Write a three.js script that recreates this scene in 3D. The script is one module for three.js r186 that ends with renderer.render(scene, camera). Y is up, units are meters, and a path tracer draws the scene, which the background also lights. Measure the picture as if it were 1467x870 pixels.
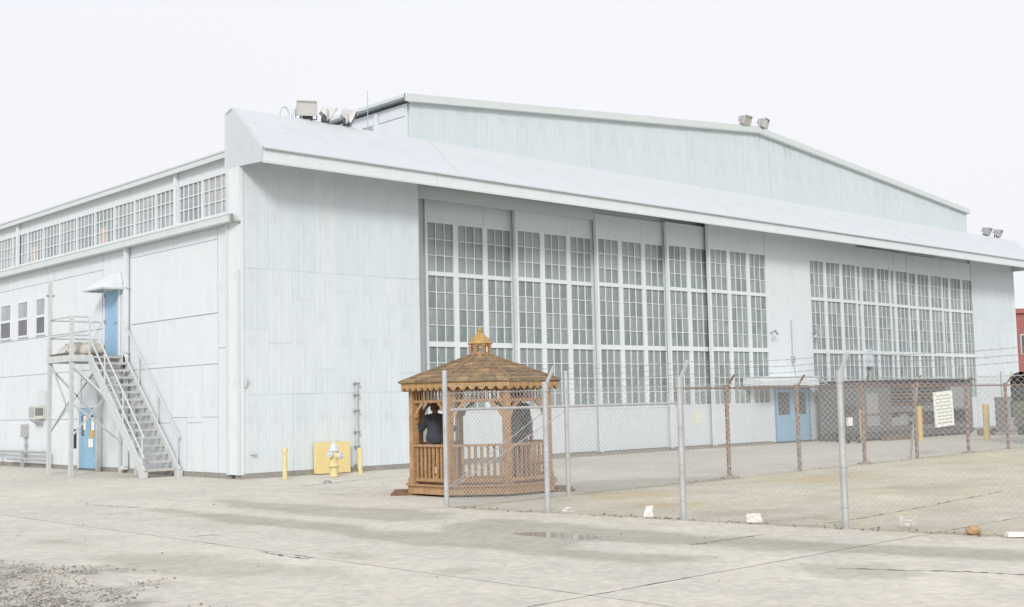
import * as THREE from 'three';
import { mergeGeometries } from 'three/addons/utils/BufferGeometryUtils.js';

// ---------------------------------------------------------------- camera, sky, sun, exposure
const scene = new THREE.Scene();
const PW = 1467, PH = 870, FPX = 1728.54;
const camera = new THREE.PerspectiveCamera(2 * Math.atan(PH / 2 / FPX) * 180 / Math.PI, PW / PH, 0.1, 900);
const CP = new THREE.Vector3(-15.1103, 1.65, 25.6419);
const CF = new THREE.Vector3(0.68228669, 0.08310294, -0.72634618);
const CR = new THREE.Vector3(0.72995722, -0.02227966, 0.68312962);
const CU = new THREE.Vector3(-0.04058733, 0.99629188, 0.07586271);
camera.position.copy(CP);
camera.quaternion.setFromRotationMatrix(new THREE.Matrix4().makeBasis(CR, CU, CF.clone().negate()));
scene.add(camera);

const renderer = new THREE.WebGLRenderer({ antialias: true });
renderer.toneMapping = THREE.LinearToneMapping;
renderer.toneMappingExposure = 1.47;
renderer.shadowMap.enabled = true;

let seed = 7;
const rnd = () => { seed = (seed * 1664525 + 1013904223) >>> 0; return seed / 4294967296; };
const rr = (a, b) => a + (b - a) * rnd();
function hash(i, j, s = 0) { let h = (i * 374761393 + j * 668265263 + s * 2147483647) | 0; h = Math.imul(h ^ (h >>> 13), 1274126177); return ((h ^ (h >>> 16)) >>> 0) / 4294967296; }
function vn(x, y, per = 0, s = 0) {
  const i = Math.floor(x), j = Math.floor(y), u = x - i, v = y - j, m = (a) => per ? ((a % per) + per) % per : a;
  const a = u * u * (3 - 2 * u), b = v * v * (3 - 2 * v);
  const h00 = hash(m(i), m(j), s), h10 = hash(m(i + 1), m(j), s), h01 = hash(m(i), m(j + 1), s), h11 = hash(m(i + 1), m(j + 1), s);
  return (h00 * (1 - a) + h10 * a) * (1 - b) + (h01 * (1 - a) + h11 * a) * b;
}
function fbm(x, y, oct = 4, per = 0, s = 0) { let r = 0, a = 0.5, t = 0; for (let k = 0; k < oct; k++) { r += a * vn(x, y, per, s + k); t += a; a *= 0.5; x *= 2; y *= 2; per *= 2; } return r / t; }
const sst = (a, b, x) => { const t = Math.min(1, Math.max(0, (x - a) / (b - a))); return t * t * (3 - 2 * t); };

{ // overcast sky: a nearly even pale layer with soft cloud texture
  const W = 512, H = 256, d = new Float32Array(W * H * 4);
  for (let j = 0; j < H; j++) for (let i = 0; i < W; i++) {
    const el = (j + 0.5) / H * Math.PI - Math.PI / 2;
    const c = fbm(i / W * 8, (j / H) * 8, 5, 8, 11) - 0.5, b = fbm(i / W * 4, j / H * 4, 3, 4, 31) - 0.5;
    const k = 0.662 * (1 + 0.07 * c + 0.03 * b), o = (j * W + i) * 4, w = 0.11 * b + 0.03 * c;
    d[o] = k * (0.97 - w); d[o + 1] = k * (0.962 - w * 0.4); d[o + 2] = k * 1.0; d[o + 3] = 1;
    const az = ((i + 0.5) / W - 0.5) * 360, dz = ((az + 105 + 540) % 360) - 180, bl = Math.exp(-dz * dz / 3200) * Math.max(0, Math.cos(el)) * (0.75 + 0.9 * (b + c)); d[o] *= 1 - 0.07 * bl; d[o + 1] *= 1 - 0.035 * bl;
    if (el < -0.02) { d[o] *= 0.6; d[o + 1] *= 0.6; d[o + 2] *= 0.58; }
  }
  const sky = new THREE.DataTexture(d, W, H, THREE.RGBAFormat, THREE.FloatType);
  sky.mapping = THREE.EquirectangularReflectionMapping; sky.magFilter = THREE.LinearFilter; sky.minFilter = THREE.LinearFilter; sky.needsUpdate = true;
  scene.background = sky; scene.environment = sky;
}
const sun = new THREE.DirectionalLight(0xfffaf3, 1.5);
sun.position.set(-28, 28, 39); sun.target.position.set(8, 0, 4); scene.add(sun, sun.target);
sun.castShadow = true; sun.shadow.radius = 26; sun.shadow.mapSize.set(2048, 2048);
Object.assign(sun.shadow.camera, { left: -45, right: 45, top: 45, bottom: -45, near: 1, far: 150 });

// ---------------------------------------------------------------- pixel helpers (a pixel gives a direction; the plane touched gives the distance)
function ray(px, py) { return CF.clone().multiplyScalar(FPX).addScaledVector(CR, px - PW / 2).addScaledVector(CU, PH / 2 - py).normalize(); }
function hit(px, py, axis, v) { const d = ray(px, py), t = (v - CP[axis]) / d[axis]; return CP.clone().addScaledVector(d, t); }
const onZ = (px, py, z = 0) => hit(px, py, 'z', z), onX = (px, py, x = 0) => hit(px, py, 'x', x), onG = (px, py, y = 0) => hit(px, py, 'y', y);

// ---------------------------------------------------------------- naming helpers
const used = {};
function numbered(n) { if (!(n in used)) { used[n] = 0; return n; } used[n]++; return n + '_' + String(used[n]).padStart(3, '0'); }
function mesh(name, geo, mat, parent) {
  const m = new THREE.Mesh(Array.isArray(geo) ? merge(geo) : geo, mat); m.name = name; m.castShadow = m.receiveShadow = true; if (parent) parent.add(m); return m;
}
function merge(list) { return list.length === 1 ? list[0] : mergeGeometries(list.map((g) => { const q = g.index ? g.toNonIndexed() : g; for (const k of Object.keys(q.attributes)) if (!['position', 'normal', 'uv'].includes(k)) q.deleteAttribute(k); return q; })); }
function tag(o, label, category, group) { o.userData.label = label; o.userData.category = category; if (group) o.userData.group = group; return o; }
function thing(name, label, category, pos = [0, 0, 0], ry = 0, group) { const o = new THREE.Group(); o.name = numbered(name); o.position.set(...pos); o.rotation.y = ry; scene.add(o); return tag(o, label, category, group); }
function solo(name, geo, mat, label, category, pos, group) { const m = mesh(numbered(name), geo, mat, scene); if (pos) m.position.set(...pos); return tag(m, label, category, group); }
function copyThing(o, label, pos, ry) { const c = o.clone(); c.name = numbered(o.name.replace(/_\d{3}$/, '')); c.userData = { ...o.userData }; if (label) c.userData.label = label; if (pos) c.position.set(...pos); if (ry !== undefined) c.rotation.y = ry; scene.add(c); return c; }

// ---------------------------------------------------------------- geometry helpers
function box(x0, x1, y0, y1, z0, z1) {
  const w = x1 - x0, h = y1 - y0, d = z1 - z0, g = new THREE.BoxGeometry(w, h, d), uv = g.attributes.uv, ox = rnd() * 3, oy = rnd() * 3;
  const s = [[d, h], [d, h], [w, d], [w, d], [w, h], [w, h]];
  for (let f = 0; f < 6; f++) for (let k = 0; k < 4; k++) uv.setXY(f * 4 + k, uv.getX(f * 4 + k) * s[f][0] + ox, uv.getY(f * 4 + k) * s[f][1] + oy);
  g.translate((x0 + x1) / 2, (y0 + y1) / 2, (z0 + z1) / 2); return g;
}
const cbox = (w, h, d, x = 0, y = 0, z = 0) => box(x - w / 2, x + w / 2, y - h / 2, y + h / 2, z - d / 2, z + d / 2);
const V = (x, y, z) => new THREE.Vector3(x, y, z);
function rod(a, b, r, seg = 8, r2 = r) {
  const d = b.clone().sub(a), L = d.length(), g = new THREE.CylinderGeometry(r2, r, L, seg, 1);
  const uv = g.attributes.uv; for (let i = 0; i < uv.count; i++) uv.setXY(i, uv.getX(i) * r * 6.3, uv.getY(i) * L);
  g.translate(0, L / 2, 0); g.applyQuaternion(new THREE.Quaternion().setFromUnitVectors(V(0, 1, 0), d.normalize())); g.translate(a.x, a.y, a.z); return g;
}
function bar(a, b, w, h) { // rectangular bar from a to b
  const d = b.clone().sub(a), L = d.length(), g = box(-w / 2, w / 2, -h / 2, h / 2, 0, L);
  const z = d.normalize(), up = Math.abs(z.y) > 0.98 ? V(1, 0, 0) : V(0, 1, 0), x = up.clone().cross(z).normalize(), y = z.clone().cross(x);
  g.applyMatrix4(new THREE.Matrix4().makeBasis(x, y, z)); g.translate(a.x, a.y, a.z); return g;
}
function tube(pts, r, seg = 40, rs = 6) { return new THREE.TubeGeometry(new THREE.CatmullRomCurve3(pts), seg, r, rs); }
function polyGeo(tris, uvs) { const g = new THREE.BufferGeometry(); g.setAttribute('position', new THREE.Float32BufferAttribute(tris, 3)); g.setAttribute('uv', new THREE.Float32BufferAttribute(uvs, 2)); g.computeVertexNormals(); return g; }
function prism(pts, y0, y1) { // convex polygon [x,z] extruded in y
  const P = [], U = [], n = pts.length; let cx = 0, cz = 0; for (const p of pts) { cx += p[0] / n; cz += p[1] / n; }
  const push = (...v) => { for (const q of v) { P.push(...q); } };
  for (let i = 0; i < n; i++) {
    const a = pts[i], b = pts[(i + 1) % n], L = Math.hypot(b[0] - a[0], b[1] - a[1]);
    push([a[0], y0, a[1]], [b[0], y1, b[1]], [b[0], y0, b[1]], [a[0], y0, a[1]], [a[0], y1, a[1]], [b[0], y1, b[1]]); U.push(0, y0, L, y1, L, y0, 0, y0, 0, y1, L, y1);
    push([cx, y1, cz], [b[0], y1, b[1]], [a[0], y1, a[1]]); U.push(cx, cz, b[0], b[1], a[0], a[1]);
    push([cx, y0, cz], [a[0], y0, a[1]], [b[0], y0, b[1]]); U.push(cx, cz, a[0], a[1], b[0], b[1]);
  }
  return polyGeo(P, U);
}
// vertical corrugated sheet facing +z, origin at lower left; top may slope (h1 left, h2 right)
function corrugated(w, h1, h2 = h1, pitch = 0.076, amp = 0.013) {
  const n = Math.max(2, Math.round(w / pitch)) * 4, P = [], U = [], pr = [0, 0.55, 1, 0.55];
  const pt = (i) => [w * i / n, pr[i % 4] * amp];
  for (let i = 0; i < n; i++) {
    const [xa, za] = pt(i), [xb, zb] = pt(i + 1), ya = h1 + (h2 - h1) * xa / w, yb = h1 + (h2 - h1) * xb / w;
    P.push(xa, 0, za, xb, 0, zb, xb, yb, zb, xa, 0, za, xb, yb, zb, xa, ya, za); U.push(xa, 0, xb, 0, xb, yb, xa, 0, xb, yb, xa, ya);
  }
  return polyGeo(P, U);
}

// ---------------------------------------------------------------- textures and materials
function tex(N, f, srgb = true) {
  const d = new Uint8Array(N * N * 4);
  for (let j = 0; j < N; j++) for (let i = 0; i < N; i++) { const c = f(i / N, j / N, i, j), o = (j * N + i) * 4; d[o] = Math.min(255, Math.max(0, c[0])); d[o + 1] = Math.min(255, Math.max(0, c[1])); d[o + 2] = Math.min(255, Math.max(0, c[2])); d[o + 3] = 255; }
  const t = new THREE.DataTexture(d, N, N, THREE.RGBAFormat); t.wrapS = t.wrapT = THREE.RepeatWrapping; t.magFilter = THREE.LinearFilter; t.minFilter = THREE.LinearMipmapLinearFilter; t.generateMipmaps = true;
  if (srgb) t.colorSpace = THREE.SRGBColorSpace; t.needsUpdate = true; return t;
}
const rep = (t, s) => { const c = t.clone(); c.repeat.set(1 / s, 1 / s); c.needsUpdate = true; return c; };
const g3 = (v, a = 1, b = 1, c = 1) => [v * a, v * b, v * c];
const texPaint = rep(tex(512, (u, v) => { // weathered white paint: faint vertical run-off marks, chalky mottling
  const m = fbm(u * 6, v * 6, 4, 6, 3), st = fbm(u * 48, v * 3, 3, 48, 9) * 0.6 + fbm(u * 16, v * 2, 3, 16, 14) * 0.4, f = hash((u * 512) | 0, (v * 512) | 0, 5);
  const dirt = sst(0.58, 0.8, st) * 12 + sst(0.55, 0.8, m) * 8; return g3(252 - dirt * 0.55 - f * 4);
}), 2.6);
const texSteel = rep(tex(256, (u, v) => { const m = fbm(u * 8, v * 8, 4, 8, 41), f = hash((u * 256) | 0, (v * 256) | 0, 6); return g3(220 + m * 40 - f * 12); }), 0.6);
const texConcrete = rep(tex(1024, (u, v, i, j) => {
  const c = fbm(u * 5, v * 5, 4, 5, 51), m = fbm(u * 40, v * 40, 3, 40, 57), f = hash(i, j, 61), sp = hash(i >> 1, j >> 1, 77);
  let k = 236 + (c - 0.5) * 26 + (m - 0.5) * 34 + (f - 0.5) * 22; if (sp > 0.988) k -= 55; return g3(k, 1, 0.995, 0.98);
}), 3.1);
const bumpConcrete = rep(tex(512, (u, v, i, j) => g3(128 + (fbm(u * 50, v * 50, 3, 50, 91) - 0.5) * 140 + (hash(i, j, 93) - 0.5) * 60), false), 1.3);
const texWood = rep(tex(256, (u, v, i) => { const g = fbm(u * 40, v * 3, 4, 40, 101), k = fbm(u * 6, v * 2, 3, 6, 107); return g3(190 + (g - 0.5) * 90 + (k - 0.5) * 60, 1, 0.97, 0.92); }), 0.5);
const texRust = rep(tex(256, (u, v) => { const m = fbm(u * 10, v * 6, 5, 10, 131), k = sst(0.42, 0.62, m); return [172 + 36 * (1 - k), 152 + 44 * (1 - k), 138 + 52 * (1 - k)]; }), 0.5);
const texGlass = rep(tex(256, (u, v) => { const m = fbm(u * 5, v * 4, 4, 5, 151), s = fbm(u * 30, v * 3, 2, 30, 157); return g3(224 + (m - 0.5) * 56 + (s - 0.5) * 30); }), 1.7);
const C = (r, g, b) => new THREE.Color().setRGB(r, g, b);
const std = (col, o = {}) => new THREE.MeshStandardMaterial({ color: col, roughness: 0.7, side: THREE.DoubleSide, ...o });
const MT = {
  front: [0, 1, 2, 3].map((k) => std(C(0.685 - k * 0.010, 0.755 - k * 0.009, 0.79 - k * 0.008), { map: texPaint, roughness: 0.55 })),
  gable: [0, 1, 2].map((k) => std(C(0.635 - k * 0.008, 0.715 - k * 0.007, 0.74 - k * 0.007), { map: texPaint, roughness: 0.55 })),
  side: [0, 1, 2].map((k) => std(C(0.73 - k * 0.010, 0.775 - k * 0.009, 0.81 - k * 0.008), { map: texPaint, roughness: 0.6 })),
  leafSkin: std(C(0.715, 0.775, 0.81), { map: texPaint, roughness: 0.5 }),
  trim: std(C(0.735, 0.79, 0.82), { map: texPaint, roughness: 0.5 }),
  gutter: std(C(0.64, 0.70, 0.70), { map: texPaint, roughness: 0.45 }),
  roof: std(C(0.60, 0.64, 0.68), { map: texPaint, roughness: 0.6 }),
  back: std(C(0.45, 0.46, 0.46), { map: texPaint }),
  jamb: std(C(0.55, 0.59, 0.60), { map: texPaint, roughness: 0.6 }),
  plinth: std(C(0.36, 0.35, 0.33), { map: texConcrete, roughness: 0.95 }),
  pane: [0, 1, 2, 3, 4].map((k) => std(C(0.375 + [0, 0.025, -0.03, 0.05, -0.06][k], 0.435 + [0, 0.025, -0.03, 0.055, -0.06][k], 0.43 + [0, 0.02, -0.03, 0.06, -0.055][k]), { map: texGlass, roughness: 0.28 })),
  paneSide: [0, 1, 2].map((k) => std(C(0.43 + k * 0.06, 0.45 + k * 0.055, 0.465 + k * 0.05), { map: texGlass, roughness: 0.28 })),
  paneDark: std(C(0.17, 0.165, 0.18), { map: texGlass, roughness: 0.25 }),
  paneBlue: std(C(0.46, 0.52, 0.55), { map: texGlass, roughness: 0.3 }),
  blue: std(C(0.35, 0.60, 0.80), { map: texSteel, roughness: 0.5 }),
  blueDeep: std(C(0.17, 0.38, 0.66), { map: texSteel, roughness: 0.5 }),
  galv: std(C(0.62, 0.64, 0.65), { map: texSteel, roughness: 0.42, metalness: 0.35 }),
  galvDull: std(C(0.55, 0.56, 0.57), { map: texSteel, roughness: 0.5, metalness: 0.2 }),
  rusty: std(C(0.46, 0.41, 0.38), { map: texRust, roughness: 0.85 }),
  stair: std(C(0.68, 0.72, 0.725), { map: texSteel, roughness: 0.5 }),
  tread: std(C(0.60, 0.61, 0.60), { map: texSteel, roughness: 0.7 }),
  wire: std(C(0.54, 0.55, 0.54), { roughness: 0.5, metalness: 0.1 }),
  barb: std(C(0.33, 0.32, 0.31), { roughness: 0.6, metalness: 0.3 }),
  cedar: [0, 1, 2].map((k) => std(C(0.75 - k * 0.07, 0.49 - k * 0.05, 0.28 - k * 0.025), { map: texWood, roughness: 0.65 })),
  cedarBright: std(C(0.80, 0.53, 0.25), { map: texWood, roughness: 0.5 }),
  shingle: [0, 1, 2, 3, 4, 5].map((k) => std(C([0.44, 0.37, 0.50, 0.34, 0.41, 0.60][k], [0.32, 0.285, 0.37, 0.265, 0.315, 0.44][k], [0.20, 0.195, 0.225, 0.185, 0.215, 0.25][k]), { map: texWood, roughness: 0.85 })),
  gold: std(C(0.80, 0.56, 0.22), { map: texWood, roughness: 0.45, metalness: 0.1 }),
  yellow: std(C(0.80, 0.66, 0.32), { map: texPaint, roughness: 0.55 }),
  yellowPale: std(C(0.84, 0.73, 0.38), { map: texSteel, roughness: 0.55 }),
  yellowOld: std(C(0.76, 0.58, 0.22), { map: texSteel, roughness: 0.7 }),
  pale: std(C(0.70, 0.80, 0.86), { map: texSteel, roughness: 0.45 }),
  unit: std(C(0.20, 0.198, 0.205), { map: texSteel, roughness: 0.6 }),
  unitDark: std(C(0.12, 0.12, 0.125), { map: texSteel, roughness: 0.7 }),
  unitLight: std(C(0.38, 0.39, 0.395), { map: texSteel, roughness: 0.6 }),
  timber: std(C(0.36, 0.23, 0.16), { map: texWood, roughness: 0.9 }),
  paper: std(C(0.86, 0.86, 0.84), { roughness: 0.9 }),
  card: std(C(0.52, 0.33, 0.17), { roughness: 0.9 }),
  board: std(C(0.62, 0.53, 0.47), { map: texSteel, roughness: 0.8 }),
  rubber: std(C(0.03, 0.03, 0.03), { roughness: 0.85 }),
  red: std(C(0.55, 0.03, 0.03), { roughness: 0.3 }),
  hazedRed: std(C(0.40, 0.16, 0.155), { map: texConcrete, roughness: 0.9 }),  // far wall red, lightened to put distance haze into the colour
  orange: std(C(0.75, 0.42, 0.08), { roughness: 0.7 }),
};
const pick = (a) => a[Math.floor(rnd() * a.length)];

// ---------------------------------------------------------------- ground: concrete slabs
function pxPoly(list) { return list.map(([x, y]) => { const p = onG(x, y); return [p.x, p.z]; }); }
function polyDist(P, x, z) { // signed: positive inside
  let ins = false, d = 1e9;
  for (let i = 0, j = P.length - 1; i < P.length; j = i++) {
    const [xi, zi] = P[i], [xj, zj] = P[j];
    if ((zi > z) !== (zj > z) && x < (xj - xi) * (z - zi) / (zj - zi) + xi) ins = !ins;
    const dx = xj - xi, dz = zj - zi, t = Math.min(1, Math.max(0, ((x - xi) * dx + (z - zi) * dz) / (dx * dx + dz * dz + 1e-9)));
    d = Math.min(d, Math.hypot(x - xi - dx * t, z - zi - dz * t));
  }
  return ins ? d : -d;
}
const damp = [
  [0.85, [[297, 717], [340, 715], [400, 722], [500, 727], [600, 730], [650, 737], [640, 745], [560, 747], [500, 743], [420, 738], [345, 728]]],
  [1.0, [[204, 731], [260, 732], [330, 737], [420, 745], [500, 752], [560, 760], [630, 762], [640, 750], [700, 743], [780, 748], [900, 759], [1000, 766], [1200, 777], [1500, 793], [1500, 806], [1300, 799], [1150, 790], [1000, 783], [900, 778], [840, 777], [830, 786], [900, 793], [1020, 798], [1030, 806], [930, 809], [840, 803], [760, 793], [690, 787], [600, 782], [520, 772], [470, 764], [400, 754], [300, 748], [260, 738]]],
  [0.8, [[1110, 812], [1150, 805], [1260, 808], [1320, 822], [1270, 830], [1180, 828]]],
  [0.75, [[455, 793], [490, 787], [550, 794], [520, 802], [480, 801]]],
  [0.7, [[633, 819], [660, 814], [710, 815], [690, 820], [650, 822]]],
  [0.65, [[110, 800], [180, 793], [300, 797], [400, 805], [420, 820], [330, 828], [200, 822]]],
  [0.6, [[50, 776], [90, 773], [150, 780], [120, 784]]],
  [0.4, [[400, 812], [500, 812], [540, 828], [470, 836], [390, 826]]],
  [0.7, [[820, 690], [1000, 683], [1060, 680], [1070, 684], [1000, 694], [880, 703], [820, 712]]],
  [0.5, [[1000, 733], [1150, 728], [1180, 732], [1080, 740], [1000, 741]]],
  [0.5, [[1250, 700], [1330, 692], [1400, 690], [1420, 696], [1330, 703]]],
  [0.6, [[1060, 745], [1180, 738], [1190, 742], [1100, 750]]],
].map(([k, p]) => [k, pxPoly(p)]);
const rustPatch = [[[840, 708], [900, 702], [985, 703], [960, 713], [880, 717]], [[860, 722], [930, 717], [1000, 722], [940, 730]], [[1100, 690], [1180, 682], [1250, 680], [1190, 692]]].map(pxPoly);
const gravelPoly = pxPoly([[-40, 806], [60, 810], [110, 822], [180, 846], [250, 880], [250, 960], [-200, 960], [-200, 806]]);
const fenceX = (z) => -2.35 + (z - 10.4) * 0.112, fenceZ = (x) => 10.41 - 0.054 * (x - 0.5);
function groundColor(x, z) {
  const n1 = fbm(x * 0.35 + 40, z * 0.35 + 7, 4), n2 = fbm(x * 1.7 + 3, z * 1.7 + 90, 4, 0, 5), n3 = fbm(x * 6, z * 6, 3, 0, 8);
  let k = 1 + (n1 - 0.5) * 0.16 + (n2 - 0.5) * 0.10 + (n3 - 0.5) * 0.09, r = 0.69, g = 0.668, b = 0.61;
  const inside = sst(-0.05, 0.25, x - fenceX(z)) * sst(-0.1, 0.25, z - fenceZ(x));
  if (inside > 0) { const t = inside * (0.6 + 0.55 * sst(0.4, 0.62, fbm(x * 0.5 + 9, z * 0.9, 4, 0, 21))) * 0.75; r *= 1 - 0.12 * t; g *= 1 - 0.16 * t; b *= 1 - 0.30 * t; k *= 1 - 0.10 * sst(0.5, 0.75, fbm(x * 0.8, z * 2.2, 4, 0, 33)); }
  let w = 0; for (const [s, P] of damp) { const d = polyDist(P, x, z) + (n2 - 0.5) * 0.5 + (n3 - 0.5) * 0.18; w = Math.max(w, s * sst(-0.16, 0.2, d)); }
  k *= 1 - 0.29 * w; b *= 1 - 0.04 * w;
  for (const P of rustPatch) { const t = sst(-0.25, 0.25, polyDist(P, x, z) + (n2 - 0.5) * 0.6); g *= 1 - 0.08 * t; b *= 1 - 0.2 * t; k *= 1 - 0.04 * t; }
  const gv = sst(-0.5, 0.35, polyDist(gravelPoly, x, z) + (n2 - 0.5) * 1.5 + (n3 - 0.5) * 0.5); k *= 1 - gv * (0.2 + 0.38 * sst(0.5, 0.7, fbm(x * 3, z * 3, 4, 0, 71)));
  // litter and silt gathered along the two fence lines
  if (z > 10.2 && z < 24) { const d = Math.abs(x - fenceX(z)) + (n3 - 0.5) * 0.16; k *= 1 - 0.33 * (1 - sst(0.02, 0.13, d)) * sst(0.35, 0.6, n2 + 0.1); const e = x - fenceX(z); if (e < 0 && e > -0.9) { const t = sst(-0.75, -0.2, e) * 0.5; g *= 1 - 0.03 * t; b *= 1 - 0.12 * t; } }
  if (x > -2.4 && x < 30) { const d = Math.abs(z - fenceZ(x)) + (n3 - 0.5) * 0.2; const t = (1 - sst(0.03, 0.22, d)) * sst(0.3, 0.6, n2 + 0.15); k *= 1 - 0.3 * t; b *= 1 - 0.15 * t; }
  return [r * k, g * k, b * k];
}
const slabMat = new THREE.MeshStandardMaterial({ color: 0xffffff, vertexColors: true, map: texConcrete, bumpMap: bumpConcrete, bumpScale: 0.003, roughness: 0.88 });
const ground = mesh('ground', new THREE.PlaneGeometry(900, 900), std(C(0.42, 0.41, 0.38), { map: rep(texConcrete, 3.1), roughness: 0.95 }), scene);
ground.geometry.attributes.uv.array.forEach((v, i, a) => { a[i] = v * 900; });
ground.rotation.x = -Math.PI / 2; ground.position.set(0, -0.012, 0); ground.userData.kind = 'structure';
ground.geometry.rotateX(-Math.PI / 2); ground.rotation.x = 0;
{
  const gx = [], gz = []; for (let k = -3; k <= 10; k++) gx.push(-7.46 + 5.1 * k); for (let k = -9; k <= 1; k++) gz.push(18.4 + 5.1 * k);
  for (let a = 0; a + 1 < gx.length; a++) for (let b = 0; b + 1 < gz.length; b++) {
    if (gx[a] > 2 && gz[b + 1] < 0) continue;
    const ex = (v) => Math.abs(v + 7.46) < 0.1 ? 0.006 : 0.0012, ez = (v) => Math.abs(v - 18.4) < 0.1 ? 0.007 : 0.0012, x0 = gx[a] + ex(gx[a]), x1 = gx[a + 1] - ex(gx[a + 1]), z0 = gz[b] + ez(gz[b]), z1 = gz[b + 1] - ez(gz[b + 1]), dist = Math.hypot((x0 + x1) / 2 + 15.1, (z0 + z1) / 2 - 25.6);
    const n = dist < 15 ? 84 : dist < 24 ? 60 : 30, P = [], Cc = [], U = [], I = [];
    for (let j = 0; j <= n; j++) for (let i = 0; i <= n; i++) {
      let x = x0 + (x1 - x0) * i / n, z = z0 + (z1 - z0) * j / n;
      if (i === 0 || i === n) x += (i ? -1 : 1) * 3 * ex(i ? gx[a + 1] : gx[a]) * sst(0.55, 0.8, fbm(z * 2.2, x0, 3, 0, 15)); // chipped edges
      if (j === 0 || j === n) z += (j ? -1 : 1) * 3 * ez(j ? gz[b + 1] : gz[b]) * sst(0.55, 0.8, fbm(x * 2.2, z0, 3, 0, 16));
      P.push(x, 0, z); Cc.push(...groundColor(x, z)); U.push(x + a * 0.7, z + b * 1.3);
      if (i < n && j < n) { const o = j * (n + 1) + i; I.push(o, o + n + 1, o + 1, o + 1, o + n + 1, o + n + 2); }
    }
    const g = new THREE.BufferGeometry(); g.setAttribute('position', new THREE.Float32BufferAttribute(P, 3)); g.setAttribute('color', new THREE.Float32BufferAttribute(Cc, 3)); g.setAttribute('uv', new THREE.Float32BufferAttribute(U, 2)); g.setIndex(I); g.computeVertexNormals();
    const m = mesh('concrete_slab', g, slabMat, ground); m.position.y = 0.012;
  }
}
{ // narrow open cracks, each a ragged dark seam let into the surface
  const crackMat = std(C(0.10, 0.095, 0.085), { roughness: 1 });
  const lines = [[[991, 781], [1040, 774], [1093, 766]], [[1188, 750], [1260, 738], [1357, 720], [1433, 705]], [[430, 697], [480, 692], [520, 687], [560, 683]], [[140, 738], [180, 736], [205, 735]], [[270, 770], [300, 767], [315, 767]], [[455, 708], [480, 708.5], [510, 709]], [[120, 722], [170, 726], [260, 731]], [[1200, 815], [1330, 818], [1390, 820], [1467, 824]], [[375, 791], [410, 797], [440, 801]]];
  lines.forEach((L, q) => {
    const pts = L.map(([x, y]) => onG(x, y)), cur = new THREE.CatmullRomCurve3(pts), n = 60, P = [], U = [];
    const row = []; for (let i = 0; i <= n; i++) { const p = cur.getPoint(i / n), t = cur.getTangent(i / n), w = (0.006 + 0.022 * sst(0.4, 0.75, fbm(i * 0.35, q * 9, 3, 0, 44))), o = (fbm(i * 0.5, q * 3, 3, 0, 45) - 0.5) * 0.09; const nx = -t.z, nz = t.x; row.push([p.x + nx * (o + w), p.z + nz * (o + w), p.x + nx * (o - w), p.z + nz * (o - w)]); }
    for (let i = 0; i < n; i++) { const a = row[i], b = row[i + 1]; P.push(a[0], 0, a[1], b[0], 0, b[1], b[2], 0, b[3], a[0], 0, a[1], b[2], 0, b[3], a[2], 0, a[3]); for (let k = 0; k < 6; k++) U.push(0, 0); }
    const m = mesh('crack', polyGeo(P, U), crackMat, ground); m.position.y = 0.012 + 0.0015;
  });
}
{ // standing water
  const c = onG(806, 768), P = [], U = [], n = 64, R = [];
  for (let i = 0; i < n; i++) { const a = i / n * 6.2832, k = 0.75 + 0.6 * fbm(Math.cos(a) * 1.5 + 5, Math.sin(a) * 1.5 + 5, 3, 0, 61); R.push([c.x + Math.cos(a) * 0.22 * k * k + Math.sin(a) * 0.06, c.z + Math.sin(a) * 0.62 * k * k]); }
  for (let i = 0; i < n; i++) { const a = R[i], b = R[(i + 1) % n]; P.push(c.x, 0, c.z, b[0], 0, b[1], a[0], 0, a[1]); U.push(0, 0, 0, 0, 0, 0); }
  const m = mesh('puddle', polyGeo(P, U), new THREE.MeshPhysicalMaterial({ color: C(0.9, 0.89, 0.87), transmission: 1, thickness: 0, roughness: 0.06, ior: 1.33, side: THREE.DoubleSide }), scene); m.position.y = 0.005; m.userData.kind = 'structure';
}

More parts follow.
